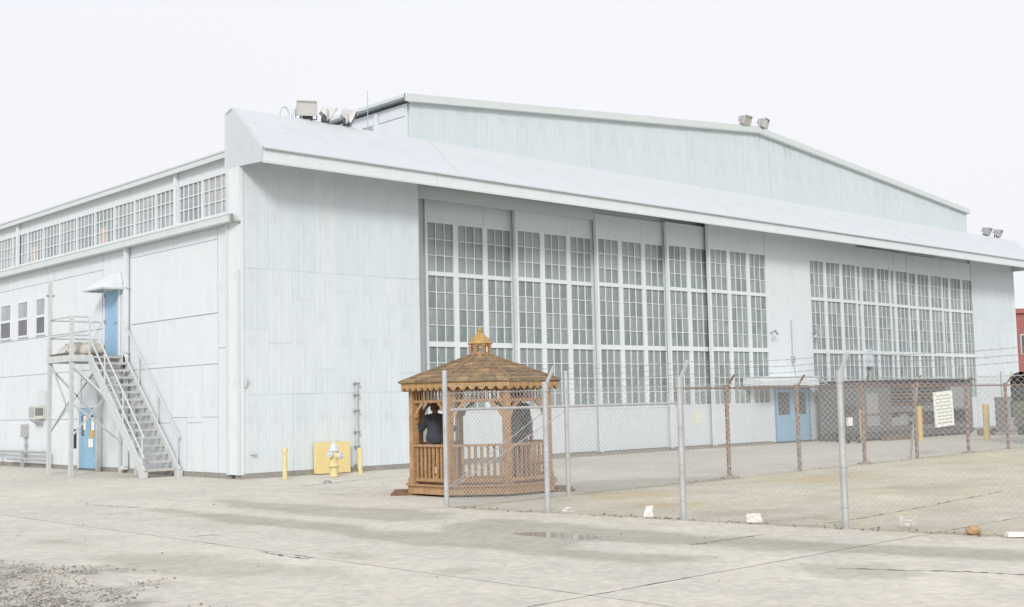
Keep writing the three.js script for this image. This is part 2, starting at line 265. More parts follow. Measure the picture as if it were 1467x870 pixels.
// ---------------------------------------------------------------- the hangar
const hangar = thing('hangar', 'huge white metal-clad hangar with gabled roof and tall glazed sliding doors', 'hangar');
const XR = 43.2, ZB = -42, GX0 = 5.72, GX1 = 38.82, GXM = 22.27;
{
  // --- front wings clad in corrugated sheets
  const wing = (x0, x1, cols, zo = 0) => {
    const w = mesh('wing_wall', box(x0 + 0.03, x1 - 0.02, 0.14, 8.4, zo - 0.3, zo - 0.03), MT.front[2], hangar), cw = (x1 - x0) / cols;
    for (let c = 0; c < cols; c++) {
      const cuts = [0.13, 2.02 + 0.004 * c, 5.1, 8.3];
      if (c % 2 && hash(c, 1, 5) > 0.3) cuts.push(2.5 + hash(c, 2, 5) * 0.8); if (hash(c, 3, 5) > 0.45) cuts.push(4.3 + hash(c, 4, 5) * 0.4); if (hash(c, 6, 5) > 0.75) cuts.push(3.4 + 0.3 * hash(c, 7, 5));
      cuts.sort((a, b) => a - b);
      for (let k = 0; k + 1 < cuts.length; k++) {
        const m = mesh('siding_sheet', corrugated(cw + 0.03, cuts[k + 1] - cuts[k] - 0.003, undefined, 0.076, 0.0032), pick(MT.front), w);
        m.position.set(x0 + c * cw, cuts[k], zo - 0.02 + 0.004 * ((k + c) % 2) + 0.004 * rnd()); m.rotation.set(-0.0016 * rnd(), 0, 0.0012 * (rnd() - 0.5));
      }
    }
    return w;
  };
  wing(0.06, 5.5, 8); const wR = onZ(1394, 450, -0.47).x; wing(wR, XR - 0.05, 6, -0.45);
  // --- end frames that stand proud of the side walls
  for (const x of [0, XR - 0.06]) {
    const f = mesh('corner_frame', box(x - 0.05, x + 0.06, 0.1, 7.62, -0.56, x ? -0.44 : 0.012), MT.trim, hangar);
    if (!x) mesh('corner_trim', box(x - 0.075, x - 0.052, 0.1, 7.6, -0.60, -0.50), MT.gutter, f);
    if (!x) mesh('corner_trim', box(x - 0.075, x - 0.052, 0.1, 5.05, -0.08, 0.03), MT.gutter, f);
  }
  // --- canopy over the doors: sloped sheets, fascia, soffit, end caps
  const cz0 = -0.3, cz1 = 1.0, cyT = 9.1, cyE = 7.87, cyB = 7.53;
  const canopy = mesh('canopy', [box(0.05, XR - 0.05, 7.98, 8.04, -1.15, 0.8), box(0.0, XR, 8.06, 9.0, -0.56, -0.5)], MT.trim, hangar);
  for (let k = 0; k < 7; k++) {
    const x0 = (XR / 7) * k, x1 = XR / 7 * (k + 1) - 0.012, d = 0.004 * (k % 2), sh = new THREE.Shape([[cz1 + 0.075, cyE - 0.02], [cz1 + 0.075, cyE + 0.012 + d], [cz0, cyT + d], [-0.58, cyT - 0.06 + d], [-0.58, cyT - 0.1], [cz0, cyT - 0.04]].map(([a, b]) => new THREE.Vector2(a, b)));
    const g = new THREE.ExtrudeGeometry(sh, { depth: x1 - x0, bevelEnabled: false }); g.rotateY(-Math.PI / 2); g.translate(x1, 0, 0);
    mesh('roof_sheet', g, MT.roof, canopy);
  }
  for (let k = 0; k < 8; k++) mesh('fascia_board', box(XR / 8 * k + 0.002, XR / 8 * (k + 1) - 0.006, cyB, cyE - 0.012, cz1 - 0.05, cz1 - 0.002 * (k % 2)), MT.trim, canopy);
  mesh('drip_edge', box(0, XR, cyB - 0.02, cyB + 0.03, cz1 + 0.002, cz1 + 0.02), MT.gutter, canopy);
  for (const s of [0, 1]) { // end caps: five-sided plates
    const x = s ? XR + 0.002 : -0.052, sh = new THREE.Shape([[-0.58, 7.58], [0.02, 7.58], [1.0, 7.53], [1.03, cyE + 0.02], [cz0, cyT - 0.01], [-0.58, cyT - 0.08]].map(([a, b]) => new THREE.Vector2(a, b)));
    const g = new THREE.ExtrudeGeometry(sh, { depth: 0.05, bevelEnabled: false }); g.rotateY(-Math.PI / 2); g.translate(x + 0.05, 0, 0); mesh('end_cap', g, MT.roof, canopy);
    mesh('cap_trim', [bar(V(x - 0.012, cyT - 0.02, cz0), V(x - 0.012, cyT - 0.1, -0.58), 0.03, 0.05), bar(V(x - 0.012, 7.6, -0.59), V(x - 0.012, cyT - 0.09, -0.59), 0.03, 0.06)], MT.gutter, canopy);
  }
  // --- sliding door leaves on stepped tracks
  const bands = [[5.49, 6.9, 3], [3.48, 5.37, 4], [1.5, 3.33, 4]], LW = 3.46;
  const paneGeo = {}; const pg = (w, h) => { const k = w.toFixed(3) + h.toFixed(3); return paneGeo[k] ||= cbox(w, h, 0.008); };
  const leaf = (x0, z, individual, top = 7.71) => {
    const x1 = x0 + LW, fr = [], mu = [], lf = mesh('door_leaf', new THREE.BufferGeometry(), MT.trim, hangar);
    fr.push(box(x0, x0 + 0.09, 0.08, top, z - 0.12, z)); fr.push(box(x1 - 0.095, x1, 0.08, top, z - 0.12, z));
    for (let k = 0; k < 2; k++) { const m0 = x0 + 0.09 + 0.97 + k * 1.155; fr.push(box(m0, m0 + 0.185, 1.5, 6.9, z - 0.08, z - 0.012)); }
    for (const [ya, yb] of [[5.37, 5.49], [3.33, 3.48], [6.9, 6.97], [1.43, 1.5]]) fr.push(box(x0 + 0.09, x1 - 0.095, ya, yb, z - 0.085, z - 0.006));
    lf.geometry = merge(fr);
    for (let k = 0; k < 3; k++) { // steel skin above and below the glazing
      const a = x0 + 0.092 + k * (LW - 0.187) / 3, b = a + (LW - 0.187) / 3 - 0.006;
      mesh('skin_panel', box(a, b, 0.1, 1.428, z - 0.07, z - 0.016 - 0.004 * ((k + 1) % 2)), MT.leafSkin, lf);
      mesh('skin_panel', box(a, b, 6.972, top - 0.01, z - 0.07, z - 0.018 - 0.003 * (k % 2)), MT.leafSkin, lf);
    }
    mesh('bottom_guide', box(x0, x1, 0.02, 0.079, z - 0.1, z + 0.015), MT.plinth, lf);
    const loose = [];
    for (let w = 0; w < 3; w++) for (const [ya, yb, rows] of bands) {
      const wx = x0 + 0.09 + w * 1.155, pw = 0.97 / 3, ph = (yb - ya) / rows;
      for (let c = 1; c < 3; c++) mu.push(box(wx + c * pw - 0.013, wx + c * pw + 0.013, ya, yb, z - 0.06, z - 0.03));
      for (let r = 1; r < rows; r++) mu.push(box(wx, wx + 0.97, ya + r * ph - 0.011, ya + r * ph + 0.011, z - 0.06, z - 0.034));
      for (let c = 0; c < 3; c++) for (let r = 0; r < rows; r++) {
        const g = pg(pw, ph), m = new THREE.Mesh(g, pick(MT.pane)), px = wx + (c + 0.5) * pw, py = ya + (r + 0.5) * ph;
        if (individual) { m.name = 'pane'; m.castShadow = m.receiveShadow = true; m.position.set(px, py, z - 0.066); m.rotation.set(rr(-0.012, 0.012), rr(-0.012, 0.012), 0); lf.add(m); }
        else { const q = cbox(pw, ph, 0.008); q.rotateY(rr(-0.008, 0.008)); q.translate(px, py, z - 0.066); loose.push([Math.floor(rnd() * 5), q]); }
      }
    }
    mesh('muntin_bars', mu, MT.trim, lf);
    for (let k = 0; k < 5; k++) { const l = loose.filter((a) => a[0] === k).map((a) => a[1]); if (l.length) mesh('panes', l, MT.pane[k], lf).userData.kind = 'stuff'; }
    return lf;
  };
  mesh('door_jamb', [box(5.6, 6.47, 0.1, 7.95, -1.08, -0.96), box(6.05, 6.30, 0.1, 7.95, -0.955, -0.9)], MT.jamb, hangar);
  leaf(6.48, -0.9, true); leaf(9.84, -0.7, true); leaf(13.22, -0.5, true); leaf(16.52, -0.3, false); const centreLeaf = leaf(18.53, -0.1, false, 7.95);
  leaf(24.72, -0.1, false, 7.95); [[1276, -0.19], [1302, -0.28], [1350, -0.37], [1394, -0.47]].forEach(([px, z]) => leaf(onZ(px, 400, z).x - LW, z, false));
  { const w = 0.34, x = 17.7; const n = mesh('notice_plate', box(x, x + w, 0.86, 1.28, -0.31, -0.302), std(C(0.78, 0.77, 0.60)), centreLeaf); n.userData.label = 'cream notice plate'; }
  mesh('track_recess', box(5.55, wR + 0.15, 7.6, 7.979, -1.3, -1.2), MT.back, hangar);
  for (const z of [-0.96, -0.76, -0.56, -0.36]) mesh('door_track', box(5.56, 18.5, 7.88, 7.976, z - 0.04, z + 0.04), MT.unitDark, hangar);
  // --- solid centre panel with the blue double door
  const cp = mesh('centre_panel', [box(21.99, 22.12, 0.06, 7.95, -0.2, -0.1), box(24.42, 24.72, 0.06, 7.95, -0.2, -0.1), box(22.12, 24.42, 2.08, 7.95, -0.2, -0.1)], MT.leafSkin, hangar);
  const dd = mesh('double_door', [box(22.12, 22.2, 0.05, 2.08, -0.16, -0.08), box(24.34, 24.42, 0.05, 2.08, -0.16, -0.08), box(22.2, 24.34, 1.99, 2.08, -0.16, -0.08)], MT.blueDeep, hangar);
  for (const [a, b] of [[22.21, 23.265], [23.275, 24.33]]) {
    mesh('door_panel', [box(a, b, 0.06, 1.03, -0.15, -0.1), box(a, a + 0.14, 1.03, 1.98, -0.15, -0.1), box(b - 0.14, b, 1.03, 1.98, -0.15, -0.1), box(a + 0.14, b - 0.14, 1.86, 1.98, -0.15, -0.1)], MT.blue, dd);
    mesh('door_glass', box(a + 0.14, b - 0.14, 1.03, 1.86, -0.135, -0.125), MT.paneDark, dd);
  }
  const hx0 = onZ(1091, 548, 0.7).x, hx1 = onZ(1184, 550, 0.7).x, hood = mesh('door_hood', [box(hx0, hx1, 2.1, 2.13, -0.09, 0.69), box(hx0, hx1 - 0.5, 2.1, 2.42, 0.69, 0.72), box(hx0, hx0 + 0.03, 2.13, 2.42, -0.09, 0.69)], MT.trim, hangar);
  { const sh = new THREE.Shape([[hx0 - 0.03, 2.42], [hx1 - 0.75, 2.44], [hx1 + 0.03, 2.14], [hx1 + 0.03, 2.11], [hx1 - 0.76, 2.41], [hx0 - 0.03, 2.39]].map(([a, b]) => new THREE.Vector2(a, b))), g = new THREE.ExtrudeGeometry(sh, { depth: 0.85, bevelEnabled: false }); g.translate(0, 0, -0.09); mesh('hood_roof', g, MT.trim, hood); }
  for (const [x, y] of [[22.04, 4.02], [24.79, 4.08]]) { // small wall lamps either side of the door
    const l = mesh('wall_lamp', [rod(V(x, y, -0.1), V(x, y + 0.1, 0.12), 0.02), rod(V(x, y + 0.1, 0.1), V(x + 0.02, y - 0.06, 0.22), 0.05, 10, 0.03)], MT.barb, hangar); mesh('lamp_glass', new THREE.SphereGeometry(0.05, 10, 8).translate(x - 0.06, y - 0.12, 0.06), MT.pale, l);
  }
  mesh('conduit', [rod(V(23.38, 3.15, -0.08), V(23.38, 4.55, -0.08), 0.018), cbox(0.16, 0.2, 0.1, 23.36, 3.1, -0.05), rod(V(23.4, 2.95, -0.07), V(23.52, 2.5, -0.07), 0.012)], MT.galvDull, hangar);
  mesh('wall_box', [cbox(0.34, 0.62, 0.16, 28.9, 3.15, -0.14), cbox(0.2, 0.1, 0.2, 28.85, 3.5, -0.14)], MT.pale, hangar);

  // --- gable wall above the canopy and nave behind it
  const roofY = (x) => x < GXM ? 10.22 + (x - GX0) / (GXM - GX0) * (11.62 - 10.22) : 11.62 + (x - GXM) / (GX1 - GXM) * (10.12 - 11.62);
  const gableBack = (() => { const sh = new THREE.Shape([[GX0 + 0.05, 7.5], [GX1 - 0.05, 7.5], [GX1 - 0.05, 10.05], [GXM, 11.55], [GX0 + 0.05, 10.15]].map(([a, b]) => new THREE.Vector2(a, b))); const g = new THREE.ExtrudeGeometry(sh, { depth: 0.1, bevelEnabled: false }); g.translate(0, 0, -0.68); return g; })();
  const gable = mesh('gable_wall', gableBack, MT.gable[2], hangar);
  const N = 40; for (let k = 0; k < N; k++) {
    const a = GX0 + (GX1 - GX0) * k / N, b = GX0 + (GX1 - GX0) * (k + 1) / N, y0 = 8.9, mid = a < GXM && b > GXM;
    const m = mesh('siding_sheet', corrugated(b - a + 0.02, roofY(a) - y0, (mid ? roofY(a) : roofY(b)) - y0, 0.12, 0.0032), pick(MT.gable), gable); m.position.set(a, y0, -0.565 + 0.006 * (k % 2) + 0.003 * rnd());
  }
  const streak = std(C(0.44, 0.46, 0.44), { roughness: 0.9 });
  for (let k = 0; k < 26; k++) { const x = k < 8 ? GXM + rr(-1.6, 2.2) : rr(GX0 + 1, GX1 - 1), L = k < 8 ? rr(0.25, 0.85) : rr(0.05, 0.22), y = roofY(x) - 0.1, w = rr(0.012, 0.03); mesh('rust_run', polyGeo([x, y, -0.528, x + w, y, -0.528, x + rr(-0.1, 0.12), y - L, -0.528], [0, 0, 0, 0, 0, 0]), streak, gable); }
  const gt = mesh('gable_trim', [bar(V(GX0 - 0.06, roofY(GX0) + 0.02, -0.5), V(GXM, roofY(GXM) + 0.03, -0.5), 0.16, 0.15), bar(V(GXM, roofY(GXM) + 0.03, -0.5), V(GX1 + 0.12, roofY(GX1) + 0.01, -0.5), 0.16, 0.15)], MT.gutter, gable); void gt;
  const nave = mesh('nave_wall', [box(GX0, GX0 + 0.15, 6, 10.18, ZB, -0.69), box(GX1 - 0.15, GX1, 6, 10.1, ZB, -0.69), box(GX0, GX1, 6, 10.1, ZB - 0.1, ZB)], MT.side[0], hangar);
  mesh('nave_post', box(GX0 - 0.08, GX0 - 0.003, 8, 10.12, -2.12, -1.98), MT.trim, nave);
  mesh('nave_panel', box(GX0 - 0.03, GX0 - 0.003, 9.83, 10.1, -1.95, -0.78), MT.side[1], nave);
  for (let k = 0; k < 4; k++) { const z = -2.2 - k * 1.35; const w = mesh('nave_window', box(GX0 - 0.05, GX0 - 0.003, 9.05, 9.86, z - 1.25, z), MT.trim, nave); void w; for (let c = 0; c < 4; c++) mesh('pane', box(GX0 - 0.058, GX0 - 0.052, 9.1, 9.82, z - 1.22 + c * 0.305, z - 1.22 + c * 0.305 + 0.27), MT.pane[c], nave); }
  { const P = [], U = []; const q = (a, b, c, d) => { P.push(...a, ...b, ...c, ...a, ...c, ...d); U.push(0, 0, 17, 0, 17, 42, 0, 0, 17, 42, 0, 42); };
    const e = 0.28; for (const dy of [0.07, 0.16]) { q([GX0 - e, 10.2 + dy, -0.44], [GXM, 11.66 + dy, -0.44], [GXM, 11.66 + dy, ZB], [GX0 - e, 10.2 + dy, ZB]); q([GXM, 11.66 + dy, -0.44], [GX1 + 0.15, 10.1 + dy, -0.44], [GX1 + 0.15, 10.1 + dy, ZB], [GXM, 11.66 + dy, ZB]); }
    for (const [xa, ya, xb, yb] of [[GX0 - e, 10.2, GXM, 11.66], [GXM, 11.66, GX1 + 0.15, 10.1]]) q([xa, ya - 0.05, -0.41], [xb, yb - 0.05, -0.41], [xb, yb + 0.17, -0.41], [xa, ya + 0.17, -0.41]); for (const [xa, ya, xb, yb] of [[GX0 - e, 10.2, GXM, 11.66], [GXM, 11.66, GX1 + 0.15, 10.1]]) q([xa, ya + 0.17, -0.41], [xb, yb + 0.17, -0.41], [xb, yb + 0.16, -0.5], [xa, ya + 0.16, -0.5]);
    q([GX0 - e, 10.2 + 0.07, -0.44], [GX0 - e, 10.2 + 0.16, -0.44], [GX0 - e, 10.2 + 0.16, ZB], [GX0 - e, 10.2 + 0.07, ZB]); mesh('nave_roof', polyGeo(P, U), MT.gutter, hangar); }

  // --- side wing: panelled wall, gutter, clerestory
  const sw = mesh('side_wall', box(0.03, 0.2, 0.12, 6.5, ZB, -0.56), MT.side[2], hangar);
  const panel = (z0, z1, y0, y1, mat = pick(MT.side), t = 0) => mesh('wall_panel', box(0.0 - t, 0.028, y0, y1, z0 + 0.008, z1 - 0.008), mat, sw);
  panel(-1.1, -0.575, 3.2, 6.3); panel(-1.1, -0.575, 0.13, 3.185); panel(-5.86, -1.12, 5.93, 6.3);
  panel(-5.86, -1.12, 4.08, 5.91, MT.side[0], 0.012);
  panel(-5.86, -1.12, 2.82, 4.06, MT.side[1]); panel(-5.0, -4.2, 2.95, 3.95, MT.side[2], 0.008);
  for (let k = 0; k < 6; k++) { const z0 = -5.86 + k * 0.79; const y1 = 1.35 + 0.14 * (k % 2); panel(z0, z0 + 0.79, 0.13, y1, undefined, 0.004 * (k % 2)); panel(z0, z0 + 0.79, y1 + 0.012, 2.8, undefined, 0.004 * ((k + 1) % 2)); }
  panel(-3.0, -2.2, 1.5, 2.15, MT.side[1], 0.016);
  panel(-7.66, -6.16, 5.3, 6.3); panel(-7.66, -6.16, 2.9, 5.28, MT.side[0]); panel(-7.66, -6.16, 0.13, 2.88);
  for (let k = 0; k < 8; k++) { const z1 = -7.68 - k * 3.6, z0 = z1 - 3.6; panel(z0, z1, 5.78, 6.3); panel(z0, z1, 4.08, 5.76, MT.side[0], 0.01); panel(z0, z1, 2.92, 4.06, MT.side[1]); panel(z0, z1, 1.5, 2.9, undefined); panel(z0, z1, 0.13, 1.48, undefined, 0.004); }
  mesh('plinth', [box(0.0, 0.2, -0.05, 0.125, ZB, -0.5), box(0.0, 5.6, -0.05, 0.125, -0.3, -0.005), box(wR + 0.2, XR, -0.05, 0.125, -0.7, -0.45), box(5.6, wR + 0.1, -0.05, 0.015, -1.2, 0.12)], MT.plinth, hangar);
  const gut = mesh('gutter', [box(-0.27, -0.06, 6.22, 6.41, ZB, -0.14), box(-0.285, -0.265, 6.385, 6.43, ZB, -0.12)], MT.gutter, hangar);
  mesh('gutter_end', [cbox(0.05, 0.2, 0.06, -0.2, 6.31, -0.09), rod(V(-0.16, 6.24, -0.1), V(-0.05, 6.2, 0.04), 0.035)], MT.barb, gut);
  { const P = [], U = []; P.push(-0.06, 6.42, ZB, -0.06, 6.42, -0.12, 0.3, 6.58, -0.12, -0.06, 6.42, ZB, 0.3, 6.58, -0.12, 0.3, 6.58, ZB); U.push(0, 0, 40, 0, 40, 1, 0, 0, 40, 1, 0, 1); mesh('eave_flashing', polyGeo(P, U), MT.trim, hangar); }
  for (const z of [-6.02, -21, -34]) { const d = mesh('downspout', [box(-0.13, -0.03, 0.15, 6.25, z - 0.05, z + 0.06), box(-0.2, -0.03, 0.1, 0.2, z - 0.05, z + 0.06)], MT.trim, hangar); for (const y of [1.2, 3.3, 5.1]) mesh('strap', box(-0.14, -0.02, y, y + 0.04, z - 0.09, z + 0.1), MT.gutter, d); }
  const cl = mesh('clerestory_wall', [box(0.3, 0.5, 6.5, 8.0, ZB, -0.56)], MT.side[2], hangar); void cl;
  mesh('clerestory_header', box(0.2, 0.29, 7.66, 7.98, ZB, -0.57), MT.trim, hangar);
  mesh('roof_edge', [box(0.02, 0.29, 7.985, 8.07, ZB, -0.57), box(-0.01, 0.05, 7.93, 8.0, ZB, -0.57)], MT.gutter, hangar);
  mesh('wing_roof', [box(0.0, GX0 - 0.2, 8.075, 8.12, ZB, -0.57), box(GX1 + 0.2, XR, 8.0, 8.1, ZB, -0.57), box(XR - 0.2, XR, 0, 8, ZB, -0.57)], MT.roof, hangar);
  for (let k = 0; k < 20; k++) {
    const z1 = -0.97 - k * 1.284 + (k === 0 ? 0.3 : 0), z0 = -0.97 - (k + 1) * 1.284, w = mesh('clerestory_window', [box(0.19, 0.28, 6.55, 7.66, z0 - 0.035, z0 + 0.035), box(0.2, 0.28, 6.55, 6.62, z0 + 0.036, z1 - 0.036), box(0.2, 0.28, 7.6, 7.658, z0 + 0.036, z1 - 0.036)], MT.trim, hangar);
    const mu = [], n = 5, W = z1 - z0; for (let c = 1; c < n; c++) mu.push(box(0.215, 0.245, 6.62, 7.6, z0 + W * c / n - 0.014, z0 + W * c / n + 0.014)); for (let r = 1; r < 3; r++) mu.push(box(0.217, 0.243, 6.62 + r * 0.327 - 0.013, 6.62 + r * 0.327 + 0.013, z0, z1));
    mesh('muntin_bars', mu, MT.trim, w); const pm = k % 7 === 5 ? MT.pane[0] : pick(MT.paneSide); mesh('panes', box(0.25, 0.26, 6.6, 7.62, z0, z1), pm, w);
    if (k === 9 || k === 5) mesh('boarded_pane', box(0.246, 0.249, 6.63, 7.1, z0 + 0.2, z0 + 0.75), MT.board, w);
  }
  for (const z of [-3.57, -14.48]) mesh('clerestory_post', box(0.1, 0.19, 6.5, 7.97, z - 0.06, z + 0.06), MT.trim, hangar);
  // --- sash windows in the side wall
  for (const [z0, z1] of [[-15.4, -14.55], [-13.9, -13.12], [-12.4, -11.74]]) {
    const w = mesh('sash_window', [box(-0.05, -0.012, 4.14, 5.32, z0 - 0.05, z0), box(-0.05, -0.012, 4.14, 5.32, z1, z1 + 0.05), box(-0.05, -0.012, 5.27, 5.32, z0, z1), box(-0.07, -0.012, 4.14, 4.2, z0 - 0.03, z1 + 0.03), box(-0.045, -0.012, 4.7, 4.78, z0, z1)], MT.trim, hangar);
    mesh('upper_pane', box(-0.025, -0.014, 4.78, 5.27, z0, z1), MT.paneBlue, w); mesh('lower_pane', box(-0.022, -0.0135, 4.2, 4.7, z0, z1), MT.paneDark, w);
  }
  // --- upper blue door on the stair landing and its hood
  const ud = mesh('upper_door', [box(-0.06, -0.013, 3.25, 5.2, -7.5, -7.42), box(-0.06, -0.013, 3.25, 5.2, -6.56, -6.49), box(-0.06, -0.013, 5.12, 5.2, -7.42, -6.56)], MT.trim, hangar);
  mesh('door_panel', box(-0.05, -0.014, 3.26, 5.12, -7.42, -6.56), MT.blue, ud); mesh('door_handle', [rod(V(-0.05, 4.2, -6.66), V(-0.11, 4.2, -6.66), 0.015), rod(V(-0.1, 4.2, -6.66), V(-0.1, 4.2, -6.78), 0.012)], MT.galvDull, ud);
  for (const y of [3.5, 4.2, 4.95]) mesh('hinge', box(-0.07, -0.05, y, y + 0.1, -7.44, -7.39), MT.barb, ud);
  const hs = [[-0.02, 5.6, -7.15], [-0.02, 5.6, -6.5], [-0.62, 5.14, -6.32], [-0.62, 5.14, -7.56], [-0.02, 5.14, -7.56], [-0.02, 5.14, -6.32]];
  { const T = (...i) => i.flatMap((k) => hs[k]), P = [...T(0, 1, 2), ...T(0, 2, 3), ...T(0, 3, 4), ...T(1, 5, 2)], U = new Array(P.length / 3).fill(0).flatMap((_, i) => [i % 3 * 0.7, i % 2 * 0.6]); const h2 = mesh('door_hood', polyGeo(P, U), MT.trim, hangar); mesh('hood_rim', [box(-0.62, -0.02, 5.09, 5.138, -7.58, -7.54), box(-0.62, -0.02, 5.09, 5.138, -6.34, -6.3), box(-0.65, -0.621, 5.09, 5.138, -7.58, -6.3)], MT.stair, h2); }
  // --- lower blue door
  const ld = mesh('lower_door', [box(-0.06, -0.013, 0.06, 1.9, -9.2, -9.1), box(-0.06, -0.013, 0.06, 1.9, -7.96, -7.88), box(-0.06, -0.013, 1.82, 1.9, -9.1, -7.96)], MT.trim, hangar);
  mesh('door_panel', box(-0.05, -0.014, 0.07, 1.82, -9.1, -7.96), MT.blue, ld);
  for (const z of [-8.85, -8.22]) mesh('door_glass', box(-0.056, -0.051, 1.0, 1.6, z - 0.09, z + 0.09), MT.paneDark, ld);
  for (const [z, y, w, h, m] of [[-8.7, 1.38, 0.16, 0.4, MT.paper], [-8.15, 1.35, 0.2, 0.36, MT.paper], [-8.2, 1.06, 0.24, 0.22, MT.orange], [-8.28, 0.8, 0.32, 0.25, MT.paper]]) mesh('notice', box(-0.064, -0.058, y - h / 2, y + h / 2, z - w / 2, z + w / 2), m, ld);
  mesh('transom_frame', [box(-0.03, -0.012, 1.95, 2.72, -9.12, -9.07), box(-0.03, -0.012, 1.95, 2.72, -7.95, -7.9), box(-0.03, -0.012, 2.67, 2.72, -9.07, -7.95)], MT.gutter, ld);
  // --- boarded opening over the window unit, meter box, low pipe run
  mesh('boarded_window', [box(-0.03, -0.013, 1.5, 2.4, -12.3, -11.6), box(-0.04, -0.031, 1.95, 2.35, -12.1, -11.7)], MT.gutter, hangar);
  const mb = mesh('meter_box', [box(-0.15, -0.013, 0.95, 1.35, -13.3, -13.0)], MT.galvDull, hangar); mesh('conduit', [rod(V(-0.06, 0.3, -13.1), V(-0.06, 0.95, -13.1), 0.025), cbox(0.07, 0.1, 0.1, -0.06, 0.7, -13.1)], MT.galvDull, mb);
  const lp = mesh('pipe_run', [rod(V(-0.2, 0.5, -24), V(-0.2, 0.5, -10.9), 0.04), rod(V(-0.2, 0.26, -14.2), V(-0.2, 0.26, -10.9), 0.04)], MT.galvDull, hangar); mesh('pipe_stand', [-11, -13, -15, -17.5].map((z) => bar(V(-0.2, 0, z), V(-0.2, 0.55, z), 0.07, 0.07)), MT.galvDull, lp);
  // --- pipe rising on the front wing
  const sp = mesh('standpipe', rod(V(3.33, 0.1, 0.07), V(3.33, 2.3, 0.07), 0.035), std(C(0.6, 0.6, 0.6), { map: texSteel, roughness: 0.7 }), hangar);
  for (const y of [0.15, 0.62, 1.0, 1.55, 1.95, 2.25]) mesh('pipe_strap', box(3.26, 3.41, y, y + 0.045, 0.02, 0.112), MT.barb, sp);
  mesh('wall_stub', [rod(V(0.1, 2.2, 0.01), V(0.1, 2.42, 0.09), 0.03), cbox(0.1, 0.08, 0.1, 0.28, 0.62, 0.05)], MT.gutter, hangar);
}

// ---------------------------------------------------------------- floodlights on the roof edge
function floodlight(label, pos, ry, tilt, s = 1) {
  const t = thing('floodlight', label, 'floodlight', pos, ry, 'floodlights along the hangar roof edge');
  t.scale.setScalar(s);
  const h = new THREE.Group(); h.position.y = 0.42; h.rotation.x = tilt;
  const P = [], U = [], f = [[-0.27, -0.2, 0.18], [0.27, -0.2, 0.18], [0.27, 0.2, 0.22], [-0.27, 0.2, 0.22]], b = [[-0.17, -0.1, -0.16], [0.17, -0.1, -0.16], [0.17, 0.12, -0.16], [-0.17, 0.12, -0.16]];
  const q = (a, c, d, e) => { P.push(...a, ...c, ...d, ...a, ...d, ...e); U.push(0, 0, 0.4, 0, 0.4, 0.4, 0, 0, 0.4, 0.4, 0, 0.4); };
  for (let k = 0; k < 4; k++) q(b[k], b[(k + 1) % 4], f[(k + 1) % 4], f[k]); q(b[3], b[2], b[1], b[0]);
  const rot = new THREE.Matrix4().makeRotationX(tilt).setPosition(0, 0.42, 0);
  const housing = mesh('housing', polyGeo(P, U).applyMatrix4(rot), MT.galvDull, t);
  mesh('face_rim', [cbox(0.58, 0.035, 0.05, 0, -0.2, 0.19), cbox(0.58, 0.035, 0.05, 0, 0.2, 0.23), cbox(0.035, 0.4, 0.05, -0.28, 0, 0.21), cbox(0.035, 0.4, 0.05, 0.28, 0, 0.21)].map((g) => g.applyMatrix4(rot)), MT.galv, housing);
  mesh('lens', [cbox(0.53, 0.38, 0.006, 0, 0, 0.19).applyMatrix4(rot)], std(C(0.66, 0.65, 0.6), { roughness: 0.12, metalness: 0.6 }), housing);
  mesh('yoke', [cbox(0.03, 0.34, 0.06, -0.3, 0.28, 0), cbox(0.03, 0.34, 0.06, 0.3, 0.28, 0), cbox(0.63, 0.03, 0.06, 0, 0.12, 0)], MT.galvDull, t);
  mesh('ballast_box', cbox(0.36, 0.17, 0.2, 0, 0.19, -0.02), MT.unitDark, t); mesh('mounting_foot', cbox(0.2, 0.12, 0.16, 0, 0.05, 0), MT.barb, t);
  return t;
}
floodlight('floodlight on hangar parapet showing its pale face, beside the curved conduits', [2.17, 9.03, -0.4], -0.5, 0.1, 0.9);
floodlight('floodlight on hangar parapet turned away, in the middle of the three', [2.78, 9.06, -0.4], 1.15, 0.5, 0.85);
floodlight('floodlight on hangar parapet nearest the whip antenna, hood aimed outward', [3.45, 9.06, -0.4], 0.95, 0.45, 0.9);
floodlight('floodlight standing just before the roof peak above the gable', [21.45, 11.62, -0.5], 0.1, 0.3, 0.85);
floodlight('floodlight standing at the very peak of the gable', [22.6, 11.68, -0.5], 0.3, 0.3, 0.85);
floodlight('floodlight on canopy ridge beyond the end of the gable, the inner one of two', [40.4, 9.03, -0.4], 0.1, 0.4, 0.85);
floodlight('floodlight on canopy ridge beyond the gable, the outer one near the building end', [41.55, 9.03, -0.4], 0.2, 0.4, 0.85);
solo('mounting_plank', bar(V(2.2, 9.08, -0.46), V(3.75, 9.1, -0.46), 0.12, 0.05), MT.unitDark, 'dark plank on hangar parapet carrying three floodlights', 'plank');
for (const [x, l] of [[1.5, 'small pale conduit loop on parapet, the one farther from the floodlights'], [1.88, 'pale conduit loop on parapet right beside the floodlight']]) solo('conduit_loop', tube([V(x - 0.13, 8.98, -0.4), V(x - 0.13, 9.22, -0.4), V(x - 0.05, 9.36, -0.4), V(x + 0.06, 9.36, -0.4), V(x + 0.14, 9.22, -0.4), V(x + 0.14, 8.98, -0.4)], 0.028), MT.gutter, l, 'conduit', null, 'conduit loops on the parapet');
{ const a = thing('antenna', 'thin whip antenna rising from the hangar parapet', 'antenna', [4.18, 8.95, -0.45]); mesh('whip', rod(V(0, 0, 0), V(0, 1.3, 0), 0.014, 6, 0.009), MT.galvDull, a); mesh('base_bracket', cbox(0.08, 0.14, 0.08, 0, 0.06, 0), MT.galvDull, a); }

